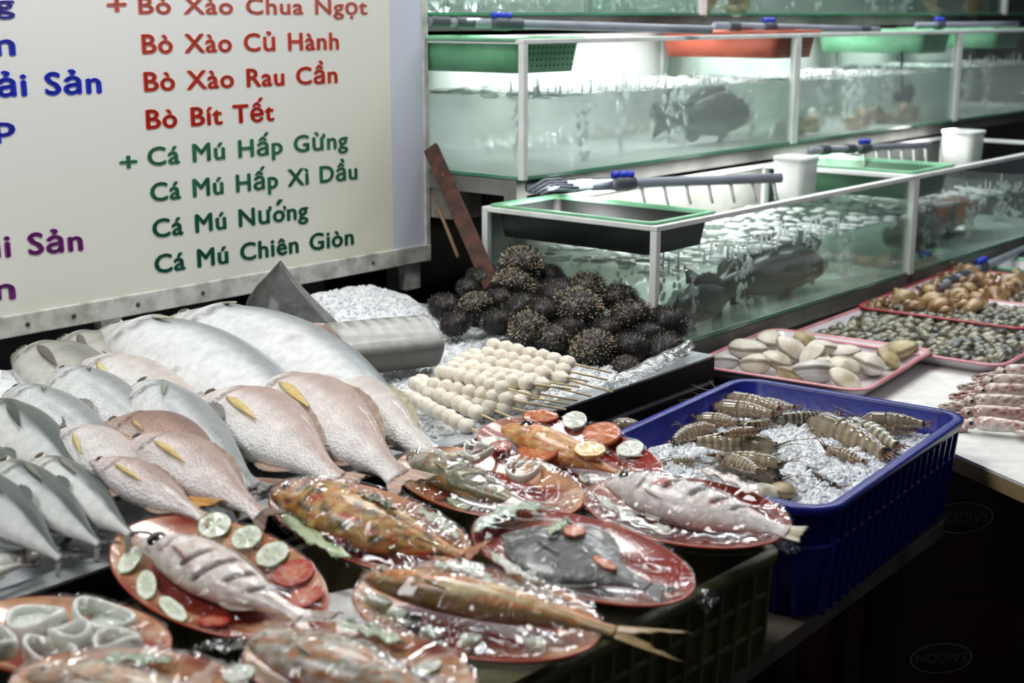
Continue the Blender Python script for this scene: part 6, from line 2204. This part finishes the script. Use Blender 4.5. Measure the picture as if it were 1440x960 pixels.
pipe(GY(1290, 36, 5.2), GY(1430, 34, 5.8), .012, 'grey water pipe with a blue tap above the far green basket', valve=.2)
pipe(G(1318, 404, .745), G(1470, 338, .745), .014, 'dark grey pipe with a blue tap behind the whelk tray', valve=.36, fit=(.1, .2))
# white foam box standing on the lower tank rims and hanging bottle
def tub(p, s, label, h):
    root = empty('white_tub', place(p, YA), label, 'tub')
    MB().grid([[(x, y, 0) for x, y in rrect(-s, -s, s, s, .02)], [(x * 1.08, y * 1.08, h - .012) for x, y in rrect(-s, -s, s, s, .02)]], wrap=True, cap0=True).build('body', M_rimw, root)
    MB().grid([[(x * k, y * k, z) for x, y in rrect(-s, -s, s, s, .02)] for k, z in ((1.08, h - .012), (1.14, h - .012), (1.14, h), (1.0, h))], wrap=True, cap1=True).build('lid', M_rimw, root)
q1 = tp_(C1, LW1 - .16, .40, H1 + .012)
tub(GY(1117, 280, 4.02) * 1.0, .047, 'white plastic tub standing in the lower tank beside the grey pipe', .125)
tub(GY(1352, 232, 5.05), .055, 'white plastic tub at the far lower tank beside the second pipe', .125)
# green rim of another tank low down at the picture's edge
o = basket(GY(1428, 400, 4.35), YA, .20, .16, .07, 'white tub with a green rim at the far end behind the whelks', M_gbasket, M_tray, holes=False)
# cluster of grey cable ends under the corner of the middle tank
for k in range(4):
    p = GY(742 + 6 * k, 268 + 2 * k, 3.33)
    q = GY(790 + 8 * k, 252 + 4 * k, 3.36)
    tag(MB().tube([p, p.lerp(q, .5) + Vector((0, 0, .012)), q], .004, 6).build('grey_hose', M_pvc), 'thin grey hose bundled under the corner of the middle tank', 'hose', 'grey hoses at the tank corner')
# support blocks under the middle tank
for u, v, lb in ((640, 268, 'grey block under the middle tank beside the menu board'), (716, 270, 'dark block under the corner of the middle tank')):
    p = GY(u, v, 3.62)
    o = MB().box((-.05, -.05, -.06), (.05, .05, .06)).build('support_block', surf('concrete_block', (150, 144, 134), (110, 104, 96), rough=.8, scale=20, bump=.2) if u < 700 else M_black, smooth=False, bevel=.003)
    o.matrix_world = place((p.x, p.y, 1.045), YA)
    tag(o, lb, 'block')

# ---------------------------------------------------------------- fish and shells in the tanks
def tank_fish(base, xh, xt, y, z, hk, pg, label, tl=.16, roll=-PI / 2 + 0.0):
    A, B = tp_(base, xh, y, z), tp_(base, xt, y + .04, z - .01)
    return fish(PR_SNAP, pg, None, None, 0, 0, label, pts3d=(A, B), hk=hk, wk=1.4, roll=PI / 2, mat=MF_smooth, name='live_fish', tail_len=tl, tail_spread=.13, fork=.12, fins=(('dorsal_fin', .26, .84, .07, 1), ('anal_fin', .62, .80, .07, -1), ('pelvic_fin', .30, .40, .10, -1)), fin_rgb=(34, 34, 30), pec_rgb=(40, 38, 34), eye=.02)
PG_GROU = pg_base((22, 23, 20), (44, 42, 36), (70, 66, 57), mott=.5, seed=31)
PG_GROB = pg_base((60, 40, 28), (98, 66, 44), (130, 100, 74), mott=.5, seed=33)
tank_fish(C1, .98, .42, .10, .078, .66, PG_GROU, 'large dark grouper behind the front glass of the lower tank by the clams')
tank_fish(C1, .16, .52, .07, .062, .80, PG_GROU, 'dark grouper at the near bottom of the lower tank beside the urchins')
tank_fish(C1, 1.24, .80, .26, .085, .72, PG_GROU, 'dark grouper further back in the lower tank beside the corner post')
tank_fish(C1b, .10, .62, .12, .075, .68, PG_GROB, 'brown grouper in the far lower tank')
tank_fish(C1b, .95, .45, .20, .085, .68, pg_base((150, 70, 30), (206, 116, 54), (222, 170, 120), seed=35), 'orange fish in the far lower tank')
tank_fish(C2, tt - .04, tt - .46, .12, .10, .95, PG_GROU, 'dark fish at the end of the middle tank behind the red basket')
tank_fish(C2, tt - .34, tt - .02, .30, .10, 1.0, PG_GROU, 'dark fish deeper in the end of the middle tank')
rnd = random.Random(77)
for i, (fx, s, k) in enumerate(((.06, .07, 1), (.16, .075, 0), (.30, .07, 2), (.42, .06, 2), (.55, .075, 0), (.68, .08, 1), (.78, .085, 0), (.88, .07, 1))):
    o = bpy.data.objects.new('conch', WH[k])
    COL.objects.link(o)
    o.matrix_world = place(tp_(C2b, fx * t2, .07 + .03 * (i % 3), .012 + s * .40), rnd.uniform(0, 6), rnd.uniform(.7, 1.7), 0, s)
    tag(o, 'brown conch on the floor of the second middle tank, ' + ('first', 'second', 'third', 'fourth', 'fifth', 'sixth', 'seventh', 'last')[i] + ' from the white corner post', 'conch', 'conches in the middle tank')
# black pump in that tank
root = empty('water_pump', place(tp_(C2b, t2 * .80, .10, .10), YA), 'black water pump hanging in the second middle tank', 'pump')
MB().tube([(-.04, 0, 0), (.04, 0, 0)], .018, 16).build('motor', M_black, root, smooth=False, bevel=.003)
rows = [[((.026 + .009 * math.cos(2 * PI * j / 10)) * math.cos(2 * PI * i / 24) + .06, .009 * math.sin(2 * PI * j / 10), (.026 + .009 * math.cos(2 * PI * j / 10)) * math.sin(2 * PI * i / 24) + .01) for j in range(10)] for i in range(25)]
MB().grid(rows, wrap=True).build('hose_loop', M_black, root)
MB().tube([(0, 0, .015), (0, .005, .07), (-.005, .01, .16)], .006, 8).build('cable', M_black, root)
for i, (u, k) in enumerate(((1020, 0), (1060, 2), (1330, 2), (1390, 0))):
    x = along(u, C3b)
    o = bpy.data.objects.new('conch', WH[k])
    COL.objects.link(o)
    o.matrix_world = place(tp_(C3b, x, .07, .05), i * 1.7, 1.2, 0, .09)
    tag(o, 'pale conch in the top tank, ' + ('first', 'second', 'third', 'fourth')[i] + ' along from the post', 'conch', 'conches in the top tank')

for bs, x, y, z, L, pw in ((C1, LW1 * .5, .40, .335, 1.1, 5.5), (C1b, LW1 * .45, .40, .335, 1.1, 5), (C2, tt * .5, .30, .385, 1.1, 5.5), (C2b, t2 * .5, .30, .385, .9, 4.5), (C2c, .5, .30, .385, .9, 4), (C3, a1 * .5, .25, .7, 1.2, 3), (C3b, a2 * .5, .25, .7, 1.3, 3)):
    p = tp_(bs, x, y, z)
    l = lamp('tank_strip_lamp', p, p + Vector((0, 0, -1)), L, pw, (1.0, 1.0, .99), .07)
    l.rotation_euler = (0, 0, YA)
